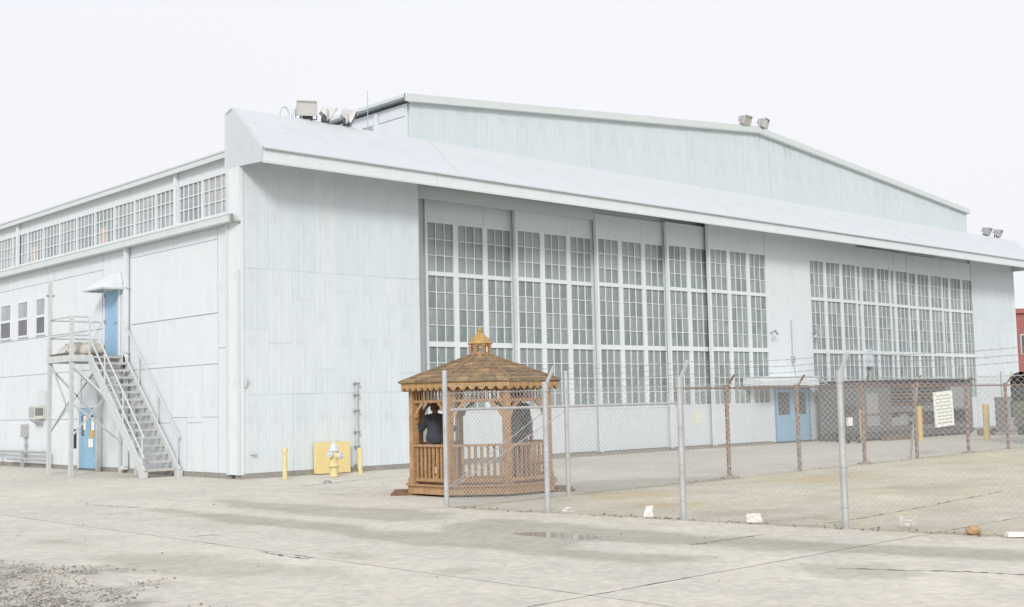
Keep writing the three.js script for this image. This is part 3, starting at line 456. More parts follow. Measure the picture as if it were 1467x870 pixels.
// ---------------------------------------------------------------- outside steel stair on the side wall
{
  const t = thing('steel_staircase', 'pale grey steel staircase climbing to a landing at the upper blue door', 'staircase');
  const yL = 3.22, zT = -6.15, zB = -2.95, xo = -1.06, xi = -0.1;
  for (const x of [xo, xi]) { const s = mesh('stringer', bar(V(x, 0.1, zB), V(x, yL - 0.05, zT), 0.06, 0.24), MT.stair, t); mesh('foot_plate', box(x - 0.06, x + 0.06, 0, 0.16, zB - 0.12, zB + 0.12), MT.stair, s); }
  for (let k = 1; k <= 15; k++) { const f = k / 16, y = f * yL, z = zB + (zT - zB) * f; mesh('tread', [box(xo + 0.035, xi - 0.035, y - 0.02, y + 0.015, z - 0.13, z + 0.11), box(xo + 0.035, xi - 0.035, y - 0.05, y + 0.017, z + 0.112, z + 0.125)], MT.tread, t); }
  const deck = mesh('landing', box(-1.55, -0.03, yL - 0.06, yL, -7.72, zT), MT.tread, t);
  mesh('landing_edge', [box(-1.6, -1.552, yL - 0.16, yL + 0.02, -7.76, zT + 0.03), box(-1.55, -0.03, yL - 0.16, yL + 0.02, -7.76, -7.722), box(-1.55, -1.08, yL - 0.16, yL + 0.02, zT + 0.002, zT + 0.04)], MT.stair, deck);
  mesh('joist', [-7.2, -6.7].map((z) => box(-1.55, -0.05, yL - 0.18, yL - 0.062, z, z + 0.05)), MT.stair, deck);
  for (const [x, z, h, m] of [[-1.53, -7.66, 5.36, MT.stair], [-1.53, -6.2, 4.3, MT.stair], [-0.12, -7.66, yL - 0.07, MT.stair], [-0.12, -6.2, yL - 0.07, MT.stair]]) mesh('leg', bar(V(x, 0, z), V(x, h, z), 0.1, 0.1), m, t);
  mesh('post_bracket', [cbox(0.22, 0.05, 0.05, -1.53, 4.95, -7.66)], MT.barb, t);
  const br = (a, b, m = MT.stair) => mesh('cross_brace', bar(a, b, 0.045, 0.045), m, t);
  br(V(-1.5, 2.9, -7.6), V(-0.14, 1.5, -7.6), MT.stair); br(V(-0.14, 3.0, -7.6), V(-1.5, 1.2, -7.6), MT.stair); br(V(-1.5, 1.2, -7.6), V(-1.5, 2.1, -6.25)); br(V(-1.5, 3.0, -7.6), V(-1.5, 1.5, -6.25), MT.stair);
  br(V(-1.5, 2.95, -6.16), V(-0.9, 1.9, -5.0), MT.stair); br(V(-1.5, 1.1, -6.14), V(-0.14, 2.6, -6.14)); br(V(-1.5, 1.9, -6.12), V(-0.14, 0.85, -6.12), MT.stair); br(V(-0.95, 2.0, -5.1), V(-0.14, 0.9, -5.2), MT.stair); br(V(-1.5, 2.95, -6.24), V(-0.14, 1.6, -6.24), MT.stair);
  mesh('leg', bar(V(-0.3, 0, -4.9), V(-0.3, 1.75, -4.9), 0.08, 0.08), MT.stair, t);
  const rail = (a, b) => mesh('handrail', rod(a, b, 0.024), MT.stair, t), xr = -1.53;
  for (const y of [4.28, 3.78]) { rail(V(xr, y, -7.66), V(xr, y, -6.2)); rail(V(xr, y - 0.02, -7.68), V(-0.06, y - 0.02, -7.68)); rail(V(xr, y, -6.19), V(xo, y, -6.19)); }
  const sl = (x, dy, m) => { mesh('handrail', rod(V(x, dy, zB + 0.05), V(x, yL + dy, zT), 0.024), m, t); };
  sl(xo, 1.0, MT.stair); sl(xo, 0.5, MT.stair); sl(xi, 0.98, MT.stair);
  for (const f of [0.02, 0.36, 0.7, 1]) { const y = f * yL, z = zB + (zT - zB) * f; mesh('baluster_post', rod(V(xo, y, z), V(xo, y + 1.02, z), 0.024), MT.stair, t); if (f < 0.99) mesh('baluster_post', rod(V(xi, y, z), V(xi, y + 0.98, z), 0.022), MT.stair, t); }
  // bundle left on the landing
  const g = new THREE.SphereGeometry(0.5, 28, 16), p = g.attributes.position; for (let i = 0; i < p.count; i++) { const x = p.getX(i), y = p.getY(i), z = p.getZ(i), n = fbm(x * 4 + 7, z * 4 + y * 3, 4, 0, 88); p.setXYZ(i, x * 1.15 * (0.7 + n * 0.6), Math.max(-0.02, (y * 0.55 + 0.1) * (0.6 + n * 0.9)), z * 1.25 * (0.7 + n * 0.6)); } g.computeVertexNormals();
  const tp = thing('tarp_bundle', 'crumpled tan and grey tarpaulin bundle lying on the stair landing', 'tarpaulin', [-0.9, yL + 0.02, -6.95]); mesh('sheet', g, std(C(0.52, 0.50, 0.46), { roughness: 0.9 }), tp);
  mesh('cardboard_flap', [bar(V(-0.3, 0.02, -0.1), V(-0.25, 0.36, 0.25), 0.42, 0.01), bar(V(0.2, 0.05, -0.5), V(0.05, 0.32, -0.1), 0.35, 0.01)], std(C(0.52, 0.36, 0.2), { roughness: 0.95 }), tp);
  mesh('dark_edge', [bar(V(-0.62, 0.03, -0.6), V(-0.5, 0.07, 0.55), 0.1, 0.05), bar(V(-0.2, 0.02, 0.62), V(0.4, 0.05, 0.6), 0.1, 0.05)], std(C(0.16, 0.15, 0.13), { roughness: 0.95 }), tp);
  const nb = thing('notice_case', 'small dark-framed case of red and white notices hung on the stair bracing', 'notice case', [-1.36, 0.98, -6.5]); mesh('case', box(-0.03, 0.03, -0.26, 0.26, -0.19, 0.19), MT.unitDark, nb);
  for (const [y, z, m] of [[0.12, -0.06, MT.paper], [0.1, 0.09, MT.orange], [-0.08, 0.07, MT.paper], [-0.1, -0.08, MT.red]]) mesh('notice', box(-0.036, -0.031, y - 0.08, y + 0.08, z - 0.065, z + 0.065), m, nb);
}
{ // window air conditioner
  const a = thing('air_conditioner', 'small window air conditioner jutting from the side wall under a boarded window', 'air conditioner', [-0.04, 1.52, -11.95]);
  mesh('casing', box(-0.3, 0, 0, 0.4, -0.22, 0.26), std(C(0.72, 0.72, 0.68), { map: texSteel }), a); mesh('rear_grille', box(-0.312, -0.302, 0.06, 0.36, -0.18, 0.22), MT.galvDull, a);
  for (let k = 0; k < 7; k++) mesh('louver', box(-0.28 + k * 0.036, -0.26 + k * 0.036, 0.1, 0.34, 0.261, 0.267), MT.unitDark, a); mesh('bracket', [bar(V(-0.28, -0.02, 0.15), V(0, -0.2, 0.15), 0.03, 0.03), bar(V(-0.28, -0.02, -0.15), V(0, -0.2, -0.15), 0.03, 0.03)], MT.barb, a);
}

// ---------------------------------------------------------------- gazebo
const GZ = V(0.33, 0, 8.28), gd = V(0.664, 0, -0.747), gr = V(0.747, 0, 0.664);
const gAng = (k) => (-70.5 + 45 * k) * Math.PI / 180;
const gPos = (th, R, y) => V(0, y, 0).addScaledVector(gd, -Math.cos(th) * R).addScaledVector(gr, Math.sin(th) * R);
{
  const t = thing('gazebo', 'cedar octagonal gazebo with shingled roof and gold cupola in front of hangar', 'gazebo', [GZ.x, 0, GZ.z]);
  const oct = (R) => Array.from({ length: 8 }, (_, k) => { const p = gPos(gAng(k), R, 0); return [p.x, p.z]; });
  const fl = mesh('floor', prism(oct(1.42), 0.15, 0.2), MT.cedar[2], t);
  for (let k = 0; k < 8; k++) {
    const a = gPos(gAng(k), 1.46, 0), b = gPos(gAng(k + 1), 1.46, 0), m = a.clone().lerp(b, 0.5).normalize();
    mesh('skirt_board', bar(V(a.x, 0.115, a.z), V(b.x, 0.115, b.z), 0.035, 0.15), MT.cedar[k % 2], fl);
    mesh('deck_edge', bar(V(a.x * 1.015, 0.2, a.z * 1.015), V(b.x * 1.015, 0.2, b.z * 1.015), 0.09, 0.03), MT.cedar[0], fl); void m;
  }
  for (const s of [-0.9, 0, 0.9]) { const a = gPos(Math.PI / 2, 1.72, 0.02).addScaledVector(gd, s * 0.55), b = gPos(-Math.PI / 2, 1.72, 0.02).addScaledVector(gd, s * 0.55); mesh('ground_runner', bar(a, b, 0.14, 0.05), MT.timber, fl); }
  for (let k = 0; k < 8; k++) { const p = gPos(gAng(k), 1.36, 0); const ps = mesh('post', bar(V(p.x, 0.2, p.z), V(p.x, 2.05, p.z), 0.115, 0.115), MT.cedar[k % 2], t); ps.geometry.translate(0, 0, 0); mesh('post_base', bar(V(p.x, 0.2, p.z), V(p.x, 0.32, p.z), 0.15, 0.15), MT.cedar[1], ps); }
  for (let k = 0; k < 8; k++) {
    const a = gPos(gAng(k), 1.36, 0), b = gPos(gAng(k + 1), 1.36, 0), L = (f, y) => V(a.x + (b.x - a.x) * f, y, a.z + (b.z - a.z) * f);
    if (k !== 5) {
      const rl = mesh('railing', bar(L(0.05, 0.92), L(0.95, 0.92), 0.09, 0.045), MT.cedar[k % 2], t); mesh('bottom_rail', bar(L(0.05, 0.29), L(0.95, 0.29), 0.05, 0.06), MT.cedar[k % 2], rl);
      for (let i = 0; i < 8; i++) { const f = 0.115 + i * 0.11; mesh('baluster', bar(L(f, 0.32), L(f, 0.9), 0.05, 0.03), MT.cedar[i % 3 === 0 ? 1 : 0], rl); }
      if (k > 2) mesh('bench', [bar(L(0.1, 0.52).multiplyScalar(1).multiply(V(0.84, 1, 0.84)), L(0.9, 0.52).multiply(V(0.84, 1, 0.84)), 0.36, 0.035), bar(L(0.2, 0.2).multiply(V(0.8, 1, 0.8)), L(0.2, 0.5).multiply(V(0.8, 1, 0.8)), 0.06, 0.06), bar(L(0.8, 0.2).multiply(V(0.8, 1, 0.8)), L(0.8, 0.5).multiply(V(0.8, 1, 0.8)), 0.06, 0.06)], MT.cedar[2], t);
    }
    const fz = mesh('frieze', [bar(L(0.05, 1.73), L(0.95, 1.73), 0.05, 0.05), bar(L(0.0, 2.0), L(1, 2.0), 0.1, 0.1)], MT.cedar[1], t);
    for (let i = 0; i < 11; i++) { const f = 0.1 + i * 0.08; mesh('spindle', rod(L(f, 1.75), L(f, 1.96), 0.013, 6), MT.cedar[1], fz); }
    for (const s of [0, 1]) { // curved corner brackets
      const sh = new THREE.Shape(); sh.moveTo(0.05, 1.42); sh.lineTo(0.05, 1.5); sh.lineTo(0.24, 1.71); sh.lineTo(0.32, 1.71); sh.lineTo(0.3, 1.66); sh.quadraticCurveTo(0.15, 1.6, 0.12, 1.44);
      const g = new THREE.ExtrudeGeometry(sh, { depth: 0.04, bevelEnabled: false, curveSegments: 6 }); g.translate(0, 0, -0.02);
      const o = s ? b : a, e = s ? a : b, dir = e.clone().sub(o).normalize(); g.applyMatrix4(new THREE.Matrix4().makeBasis(dir, V(0, 1, 0), dir.clone().cross(V(0, 1, 0)))); g.translate(o.x, 0, o.z); mesh('bracket', g, MT.cedar[s], t);
    }
    // scalloped fascia
    const A = gPos(gAng(k), 1.56, 0), B = gPos(gAng(k + 1), 1.56, 0), W = A.distanceTo(B), n = 7, sh = new THREE.Shape(); sh.moveTo(0, 2.08); sh.lineTo(W, 2.08); sh.lineTo(W, 1.93);
    for (let i = n; i > 0; i--) { const x1 = W * i / n, x0 = W * (i - 1) / n, q = (x1 - x0); sh.lineTo(x1 - q * 0.2, 1.93); sh.quadraticCurveTo((x0 + x1) / 2, 2.05, x0 + q * 0.2, 1.93); } sh.lineTo(0, 1.93);
    const g = new THREE.ExtrudeGeometry(sh, { depth: 0.025, bevelEnabled: false, curveSegments: 5 }), dir = B.clone().sub(A).normalize(); g.applyMatrix4(new THREE.Matrix4().makeBasis(dir, V(0, 1, 0), dir.clone().cross(V(0, 1, 0)))); g.translate(A.x, 0, A.z); mesh('scalloped_fascia', g, MT.cedarBright, t);
  }
  // roof: sheathing with individual shingles in courses
  const R0 = 1.64, R1 = 0.2, Y0 = 2.07, Y1 = 2.58, P = [], U = [];
  for (let k = 0; k < 8; k++) { const a = gPos(gAng(k), R0 - 0.04, Y0), b = gPos(gAng(k + 1), R0 - 0.04, Y0), c = V(0, Y1 + 0.06, 0); P.push(...a.toArray(), ...b.toArray(), ...c.toArray()); U.push(0, 0, 1, 0, 0.5, 1); }
  const roof = mesh('roof', polyGeo(P, U), MT.cedar[2], t), courses = 7;
  for (let k = 0; k < 8; k++) for (let c = 0; c < courses; c++) {
    const f0 = c / courses, f1 = Math.min(1, (c + 1.35) / courses), ra = R0 + (R1 - R0) * f0, rb = R0 + (R1 - R0) * f1, ya = Y0 + (Y1 - Y0) * f0, yb = Y0 + (Y1 - Y0) * f1;
    const a0 = gPos(gAng(k), ra, ya), b0 = gPos(gAng(k + 1), ra, ya), a1 = gPos(gAng(k), rb, yb), b1 = gPos(gAng(k + 1), rb, yb), n = Math.max(1, Math.round(a0.distanceTo(b0) / 0.23));
    let u = 0; for (let i = 0; i < n; i++) {
      const v = i === n - 1 ? 1 : (i + 1) / n + rr(-0.12, 0.12) / n, th = 0.034 + rnd() * 0.02, w0 = a0.clone().lerp(b0, u), w1 = a0.clone().lerp(b0, v - 0.006), q0 = a1.clone().lerp(b1, u), q1 = a1.clone().lerp(b1, v - 0.006), up = (p, h) => V(p.x, p.y + h, p.z), lift = rnd() * 0.008;
      const lo0 = up(w0, 0.004 + lift), lo1 = up(w1, 0.004 + lift), hi0 = up(w0, th + lift), hi1 = up(w1, th + lift), t0 = up(q0, 0.012), t1 = up(q1, 0.012), T = [], UV = [];
      const quad = (A, B, Cq, D) => { T.push(...A.toArray(), ...B.toArray(), ...Cq.toArray(), ...A.toArray(), ...Cq.toArray(), ...D.toArray()); const o = rnd(); UV.push(o, 0, o + 0.2, 0, o + 0.2, 0.25, o, 0, o + 0.2, 0.25, o, 0.25); };
      quad(hi0, hi1, t1, t0); quad(lo0, lo1, hi1, hi0); quad(lo0, hi0, t0, q0); quad(lo1, q1, t1, hi1); mesh('shingle', polyGeo(T, UV), pick(MT.shingle), roof); u = v;
    }
  }
  for (let k = 0; k < 8; k++) mesh('hip_cap', bar(gPos(gAng(k), R0, Y0 + 0.035), gPos(gAng(k), R1, Y1 + 0.03), 0.075, 0.025), MT.shingle[k % 2 ? 0 : 4], roof);
  // cupola
  const cup = mesh('cupola', prism(oct(0.21), 2.5, 2.66), MT.cedar[0], t);
  for (let k = 0; k < 8; k++) { const p = gPos(gAng(k), 0.195, 0), q = gPos(gAng(k + 1), 0.195, 0); mesh('cupola_post', bar(V(p.x, 2.66, p.z), V(p.x, 2.82, p.z), 0.055, 0.04), MT.cedar[0], cup); mesh('cupola_arch', bar(V(p.x, 2.8, p.z), V(q.x, 2.8, q.z), 0.04, 0.05), MT.cedar[0], cup); }
  mesh('cupola_roof', new THREE.LatheGeometry([[0.001, 2.81], [0.235, 2.81], [0.245, 2.83], [0.2, 2.87], [0.18, 2.91], [0.15, 2.95], [0.1, 2.99], [0.06, 3.02], [0.045, 3.04], [0.045, 3.055], [0.06, 3.07], [0.06, 3.085], [0.035, 3.1], [0.05, 3.125], [0.03, 3.15], [0.001, 3.155]].map(([x, y]) => new THREE.Vector2(x, y)), 8), MT.gold, cup);
}

// ---------------------------------------------------------------- people: one continuous skin surface each, clothes as shells over it
function surfaceNet(f, lo, hi, cell) {
  const n = [0, 1, 2].map((k) => Math.ceil((hi[k] - lo[k]) / cell) + 1), F = new Float32Array(n[0] * n[1] * n[2]), id = (i, j, k) => (k * n[1] + j) * n[0] + i;
  for (let k = 0; k < n[2]; k++) for (let j = 0; j < n[1]; j++) for (let i = 0; i < n[0]; i++) F[id(i, j, k)] = f(lo[0] + i * cell, lo[1] + j * cell, lo[2] + k * cell);
  const P = [], I = [], vid = new Int32Array(F.length).fill(-1), E = [[0, 1], [2, 3], [4, 5], [6, 7], [0, 2], [1, 3], [4, 6], [5, 7], [0, 4], [1, 5], [2, 6], [3, 7]];
  for (let k = 0; k < n[2] - 1; k++) for (let j = 0; j < n[1] - 1; j++) for (let i = 0; i < n[0] - 1; i++) {
    const c = []; for (let q = 0; q < 8; q++) c.push(F[id(i + (q & 1), j + ((q >> 1) & 1), k + (q >> 2))]);
    let s = [0, 0, 0], m = 0; for (const [a, b] of E) if ((c[a] < 0) !== (c[b] < 0)) { const t = c[a] / (c[a] - c[b]); for (let d = 0; d < 3; d++) { const pa = (a >> d) & 1, pb = (b >> d) & 1; s[d] += pa + (pb - pa) * t; } m++; }
    if (m) { vid[id(i, j, k)] = P.length / 3; P.push(lo[0] + (i + s[0] / m) * cell, lo[1] + (j + s[1] / m) * cell, lo[2] + (k + s[2] / m) * cell); }
  }
  const quad = (a, b, c, d, fl) => { if (a < 0 || b < 0 || c < 0 || d < 0) return; fl ? I.push(a, b, c, a, c, d) : I.push(a, c, b, a, d, c); };
  for (let k = 1; k < n[2] - 1; k++) for (let j = 1; j < n[1] - 1; j++) for (let i = 1; i < n[0] - 1; i++) {
    const o = F[id(i, j, k)] < 0;
    if (o !== F[id(i + 1, j, k)] < 0) quad(vid[id(i, j - 1, k - 1)], vid[id(i, j, k - 1)], vid[id(i, j, k)], vid[id(i, j - 1, k)], o);
    if (o !== F[id(i, j + 1, k)] < 0) quad(vid[id(i - 1, j, k - 1)], vid[id(i - 1, j, k)], vid[id(i, j, k)], vid[id(i, j, k - 1)], o);
    if (o !== F[id(i, j, k + 1)] < 0) quad(vid[id(i - 1, j - 1, k)], vid[id(i, j - 1, k)], vid[id(i, j, k)], vid[id(i - 1, j, k)], o);
  }
  const g = new THREE.BufferGeometry(); g.setAttribute('position', new THREE.Float32BufferAttribute(P, 3)); g.setAttribute('uv', new THREE.Float32BufferAttribute(new Float32Array(P.length / 3 * 2), 2)); g.setIndex(I); g.computeVertexNormals(); return g;
}
function capsules(list, kk) { // list of [ax,ay,az,ra, bx,by,bz,rb]
  return (x, y, z) => { let d = 9; for (const [ax, ay, az, ra, bx, by, bz, rb] of list) { const vx = bx - ax, vy = by - ay, vz = bz - az, t = Math.min(1, Math.max(0, ((x - ax) * vx + (y - ay) * vy + (z - az) * vz) / (vx * vx + vy * vy + vz * vz + 1e-9))), e = Math.hypot(x - ax - vx * t, y - ay - vy * t, z - az - vz * t) - (ra + (rb - ra) * t); const h = Math.max(kk - Math.abs(d - e), 0) / kk; d = Math.min(d, e) - h * h * kk * 0.25; } return d; };
}
function person(label, pos, ry, H, arms, cloth) {
  const s = H / 1.75, t = thing('person', label, 'person', pos, ry, 'people standing in the gazebo'); t.scale.setScalar(s);
  // faces -z; x to the person's right
  const legs = [[-0.09, 0.92, 0, 0.095, -0.1, 0.5, -0.01, 0.068], [-0.1, 0.5, -0.01, 0.065, -0.11, 0.09, 0.02, 0.045], [-0.11, 0.06, 0.03, 0.045, -0.13, 0.035, -0.15, 0.035], [0.09, 0.92, 0, 0.095, 0.1, 0.5, -0.02, 0.068], [0.1, 0.5, -0.02, 0.065, 0.11, 0.09, 0.01, 0.045], [0.11, 0.06, 0.02, 0.045, 0.13, 0.035, -0.16, 0.035]];
  const torso = [[-0.06, 0.97, 0, 0.13, 0.06, 0.97, 0, 0.13], [0, 1.0, 0, 0.13, 0, 1.28, 0, 0.14], [-0.1, 1.32, 0, 0.11, 0.1, 1.32, 0, 0.11], [0, 1.44, 0, 0.06, -0.16, 1.39, 0, 0.05], [0, 1.44, 0, 0.06, 0.16, 1.39, 0, 0.05]];
  const head = [[0, 1.42, 0, 0.06, 0, 1.54, -0.01, 0.055], [0, 1.66, 0, 0.092, 0, 1.6, -0.02, 0.075], [0, 1.61, -0.09, 0.018, 0, 1.58, -0.105, 0.018], [-0.088, 1.62, 0, 0.015, -0.092, 1.59, 0.005, 0.015], [0.088, 1.62, 0, 0.015, 0.092, 1.59, 0.005, 0.015]];
  const A = []; const fingers = [];
  for (const [sh, el, wr, hd] of arms) {
    A.push([...sh, 0.055, ...el, 0.043], [...el, 0.042, ...wr, 0.03]);
    const d = V(hd[0] - wr[0], hd[1] - wr[1], hd[2] - wr[2]).normalize(), sd = V(0, 1, 0).cross(d).lengthSq() > 0.05 ? V(0, 1, 0).cross(d).normalize() : V(1, 0, 0), up = d.clone().cross(sd);
    const w = V(...wr), palm = w.clone().addScaledVector(d, 0.085); A.push([...wr, 0.028, ...palm.toArray(), 0.032]);
    [[-0.03, 0.075], [-0.01, 0.085], [0.011, 0.08], [0.031, 0.065]].forEach(([o, L]) => { const b = palm.clone().addScaledVector(sd, o), m = b.clone().addScaledVector(d, L * 0.55).addScaledVector(up, -0.008), e = m.clone().addScaledVector(d, L * 0.35).addScaledVector(up, -0.025); fingers.push([...b.toArray(), 0.0095, ...m.toArray(), 0.0085], [...m.toArray(), 0.0085, ...e.toArray(), 0.0075]); });
    const tb = w.clone().addScaledVector(d, 0.035).addScaledVector(sd, -0.03), te = tb.clone().addScaledVector(d, 0.045).addScaledVector(sd, -0.035); fingers.push([...tb.toArray(), 0.012, ...te.toArray(), 0.009]);
  }
  const body = capsules([...legs, ...torso, ...head, ...A], 0.05), fing = capsules(fingers, 0.006), skin = (x, y, z) => Math.min(body(x, y, z), fing(x, y, z));
  const lo = [-0.75, -0.02, -0.6], hi = [0.75, 1.82, 0.45], b = mesh('body', surfaceNet(skin, lo, hi, 0.018), std(C(0.20, 0.10, 0.065), { roughness: 0.55 }), t);
  const wr = arms.map((a) => a[2]), torsoArms = capsules([...torso, ...A.filter((_, i) => i % 3 < 2), [0, 0.9, 0, 0.14, 0, 1.2, 0, 0.15]], 0.035);
  mesh('jacket', surfaceNet((x, y, z) => { if (y < 0.8 || y > 1.52) return 1; let d = torsoArms(x, y, z) - 0.022; if (Math.abs(d) < 0.06) d += (fbm(x * 9 + 5, y * 9 + z * 5, 3, 0, 12) - 0.5) * 0.022; d = Math.max(d, 0.84 - y, Math.min(y - 1.45, 0.07 - Math.hypot(x, z)), y - 1.51); for (const w of wr) d = Math.max(d, 0.045 - Math.hypot(x - w[0], y - w[1], z - w[2])); return d; }, lo, hi, 0.018), cloth[0], b);
  const lg = capsules(legs, 0.04); mesh('trousers', surfaceNet((x, y, z) => Math.max(lg(x, y, z) - 0.02, 0.075 - y, y - 0.96), lo, [hi[0], 1.1, hi[2]], 0.016), cloth[1], b);
  mesh('shoe', surfaceNet((x, y, z) => Math.max(lg(x, y, z) - 0.012, y - 0.085, x), lo, [0.5, 0.14, 0.2], 0.015), MT.rubber, b); mesh('shoe', surfaceNet((x, y, z) => Math.max(lg(x, y, z) - 0.012, y - 0.085, -x), lo, [0.5, 0.14, 0.2], 0.015), MT.rubber, b);
  const hd = capsules(head.slice(1, 2), 0.02); mesh('hair', surfaceNet((x, y, z) => Math.max(hd(x, y, z) - 0.016, 1.6 + (-z) * 0.9 - y), [-0.15, 1.5, -0.15], [0.15, 1.8, 0.15], 0.012), cloth[2], b);
  for (const s2 of [-1, 1]) mesh('eye', new THREE.SphereGeometry(0.012, 8, 6).translate(s2 * 0.032, 1.635, -0.086), std(C(0.6, 0.58, 0.55), { roughness: 0.3 }), b);
  mesh('mouth', cbox(0.045, 0.008, 0.01, 0, 1.553, -0.088), std(C(0.18, 0.06, 0.05)), b);
  return t;
}
{
  const away = Math.atan2(-gd.x, -gd.z); // rotation that turns -z towards gd
  const p1 = GZ.clone().addScaledVector(gr, -0.89).addScaledVector(gd, 0.0), p2 = GZ.clone().addScaledVector(gr, 0.70).addScaledVector(gd, 0.25);
  person('person in slate jacket reaching one hand out to a gazebo post', [p1.x, 0.2, p1.z], away + 0.12, 1.53,
    [[[-0.18, 1.4, 0], [-0.29, 1.17, -0.03], [-0.36, 1.24, -0.24], [-0.38, 1.28, -0.34]], [[0.18, 1.4, 0], [0.40, 1.15, 0.05], [0.17, 1.02, -0.13], [0.08, 0.99, -0.18]]],
    [std(C(0.055, 0.063, 0.078), { roughness: 0.85 }), std(C(0.10, 0.075, 0.07), { roughness: 0.9 }), std(C(0.13, 0.055, 0.04), { roughness: 0.9 })]);
  person('person in dark grey clothes standing behind a gazebo post with arms at sides', [p2.x, 0.2, p2.z], away - 0.5, 1.73,
    [[[-0.18, 1.4, 0], [-0.25, 1.1, 0.03], [-0.24, 0.87, -0.05], [-0.24, 0.8, -0.07]], [[0.18, 1.4, 0], [0.26, 1.1, 0.03], [0.25, 0.87, -0.04], [0.25, 0.8, -0.06]]],
    [std(C(0.075, 0.077, 0.085), { roughness: 0.85 }), std(C(0.06, 0.06, 0.07), { roughness: 0.9 }), std(C(0.03, 0.025, 0.02), { roughness: 0.9 })]);
}

// ---------------------------------------------------------------- hydrant, yellow block, bollards
{
  const hp = onZ(478, 670, 1.35), t = thing('fire_hydrant', 'pale yellow fire hydrant with light blue bonnet and caps', 'hydrant', [hp.x, 0, hp.z], 0.5); t.scale.setScalar(0.9);
  const lathe = (pts, n = 20) => new THREE.LatheGeometry(pts.map(([x, y]) => new THREE.Vector2(x, y)), n);
  mesh('barrel', lathe([[0.001, 0], [0.135, 0], [0.135, 0.03], [0.11, 0.035], [0.11, 0.27], [0.155, 0.275], [0.155, 0.315], [0.12, 0.33], [0.105, 0.36], [0.11, 0.55], [0.13, 0.57], [0.13, 0.68], [0.001, 0.68]]), MT.yellowPale, t);
  mesh('bonnet', lathe([[0.15, 0.68], [0.155, 0.71], [0.12, 0.73], [0.115, 0.78], [0.09, 0.85], [0.05, 0.89], [0.03, 0.9], [0.03, 0.95], [0.001, 0.95]]), MT.pale, t);
  for (const s of [-1, 1]) { const n = mesh('side_outlet', rod(V(0, 0.6, 0), V(s * 0.17, 0.6, 0), 0.065, 14), MT.yellowPale, t); mesh('outlet_cap', [rod(V(s * 0.17, 0.6, 0), V(s * 0.23, 0.6, 0), 0.075, 14), rod(V(s * 0.23, 0.6, 0), V(s * 0.27, 0.6, 0), 0.025, 6)], MT.pale, n); }
  const fo = mesh('front_outlet', rod(V(0, 0.56, 0), V(0, 0.56, 0.18), 0.085, 16), MT.yellowPale, t); mesh('outlet_cap', [rod(V(0, 0.56, 0.18), V(0, 0.56, 0.23), 0.095, 16), rod(V(0, 0.56, 0.23), V(0, 0.56, 0.27), 0.028, 6)], MT.pale, fo);
  mesh('flange_bolts', Array.from({ length: 8 }, (_, k) => rod(V(Math.cos(k * 0.785) * 0.135, 0.26, Math.sin(k * 0.785) * 0.135), V(Math.cos(k * 0.785) * 0.135, 0.335, Math.sin(k * 0.785) * 0.135), 0.011, 6)), MT.yellowOld, t);
  const a = onZ(455, 660, 0.2).x, b = onZ(502, 660, 0.2).x, yb = thing('yellow_guard_panel', 'square yellow metal panel against hangar wall behind the hydrant', 'panel', [0, 0, 0]);
  mesh('front_plate', box(a, b, 0.02, 0.8, 0.17, 0.2), MT.yellow, yb); mesh('side_plate', box(a, a + 0.02, 0.02, 0.79, 0.03, 0.169), MT.yellow, yb); mesh('side_plate', box(b - 0.02, b, 0.02, 0.79, 0.03, 0.169), MT.yellow, yb); mesh('top_plate', box(a + 0.021, b - 0.021, 0.77, 0.79, 0.03, 0.169), MT.yellow, yb);
}
function bollard(x, z, h, r, label, mat, cap) { const t = thing('bollard', label, 'bollard', [x, 0, z], 0, 'yellow bollards'); mesh('pipe', rod(V(0, -0.02, 0), V(0, h, 0), r, 16), mat, t); mesh('cap', cap ? [rod(V(0, h - 0.1, 0), V(0, h, 0), r * 1.22, 16), new THREE.SphereGeometry(r * 1.2, 16, 8, 0, 6.3, 0, 1.57).scale(1, 0.4, 1).translate(0, h, 0)] : new THREE.SphereGeometry(r, 16, 8, 0, 6.3, 0, 1.57).scale(1, 0.5, 1).translate(0, h, 0), mat, t); }
{ const a = onZ(408, 670, 0.95), b = onZ(516, 665, 0.75);
  bollard(a.x, a.z, 0.72, 0.055, 'yellow bollard with collar cap in front of bare corrugated wall', MT.yellowPale, true);
  bollard(b.x, b.z, 0.62, 0.055, 'short plain yellow bollard beside the standpipe on the hangar wall', MT.yellowPale, false);
  bollard(23.28, 2.76, 1.15, 0.1, 'yellow bollard between the blue double door and grey unit', MT.yellowOld, false);
  bollard(25.6, 3.7, 1.2, 0.1, 'yellow bollard standing before the middle of the grey unit', MT.yellowOld, false);
  bollard(26.0, 6.0, 1.25, 0.11, 'yellow bollard between grey cabinet and the camouflage truck', MT.yellowOld, false); }

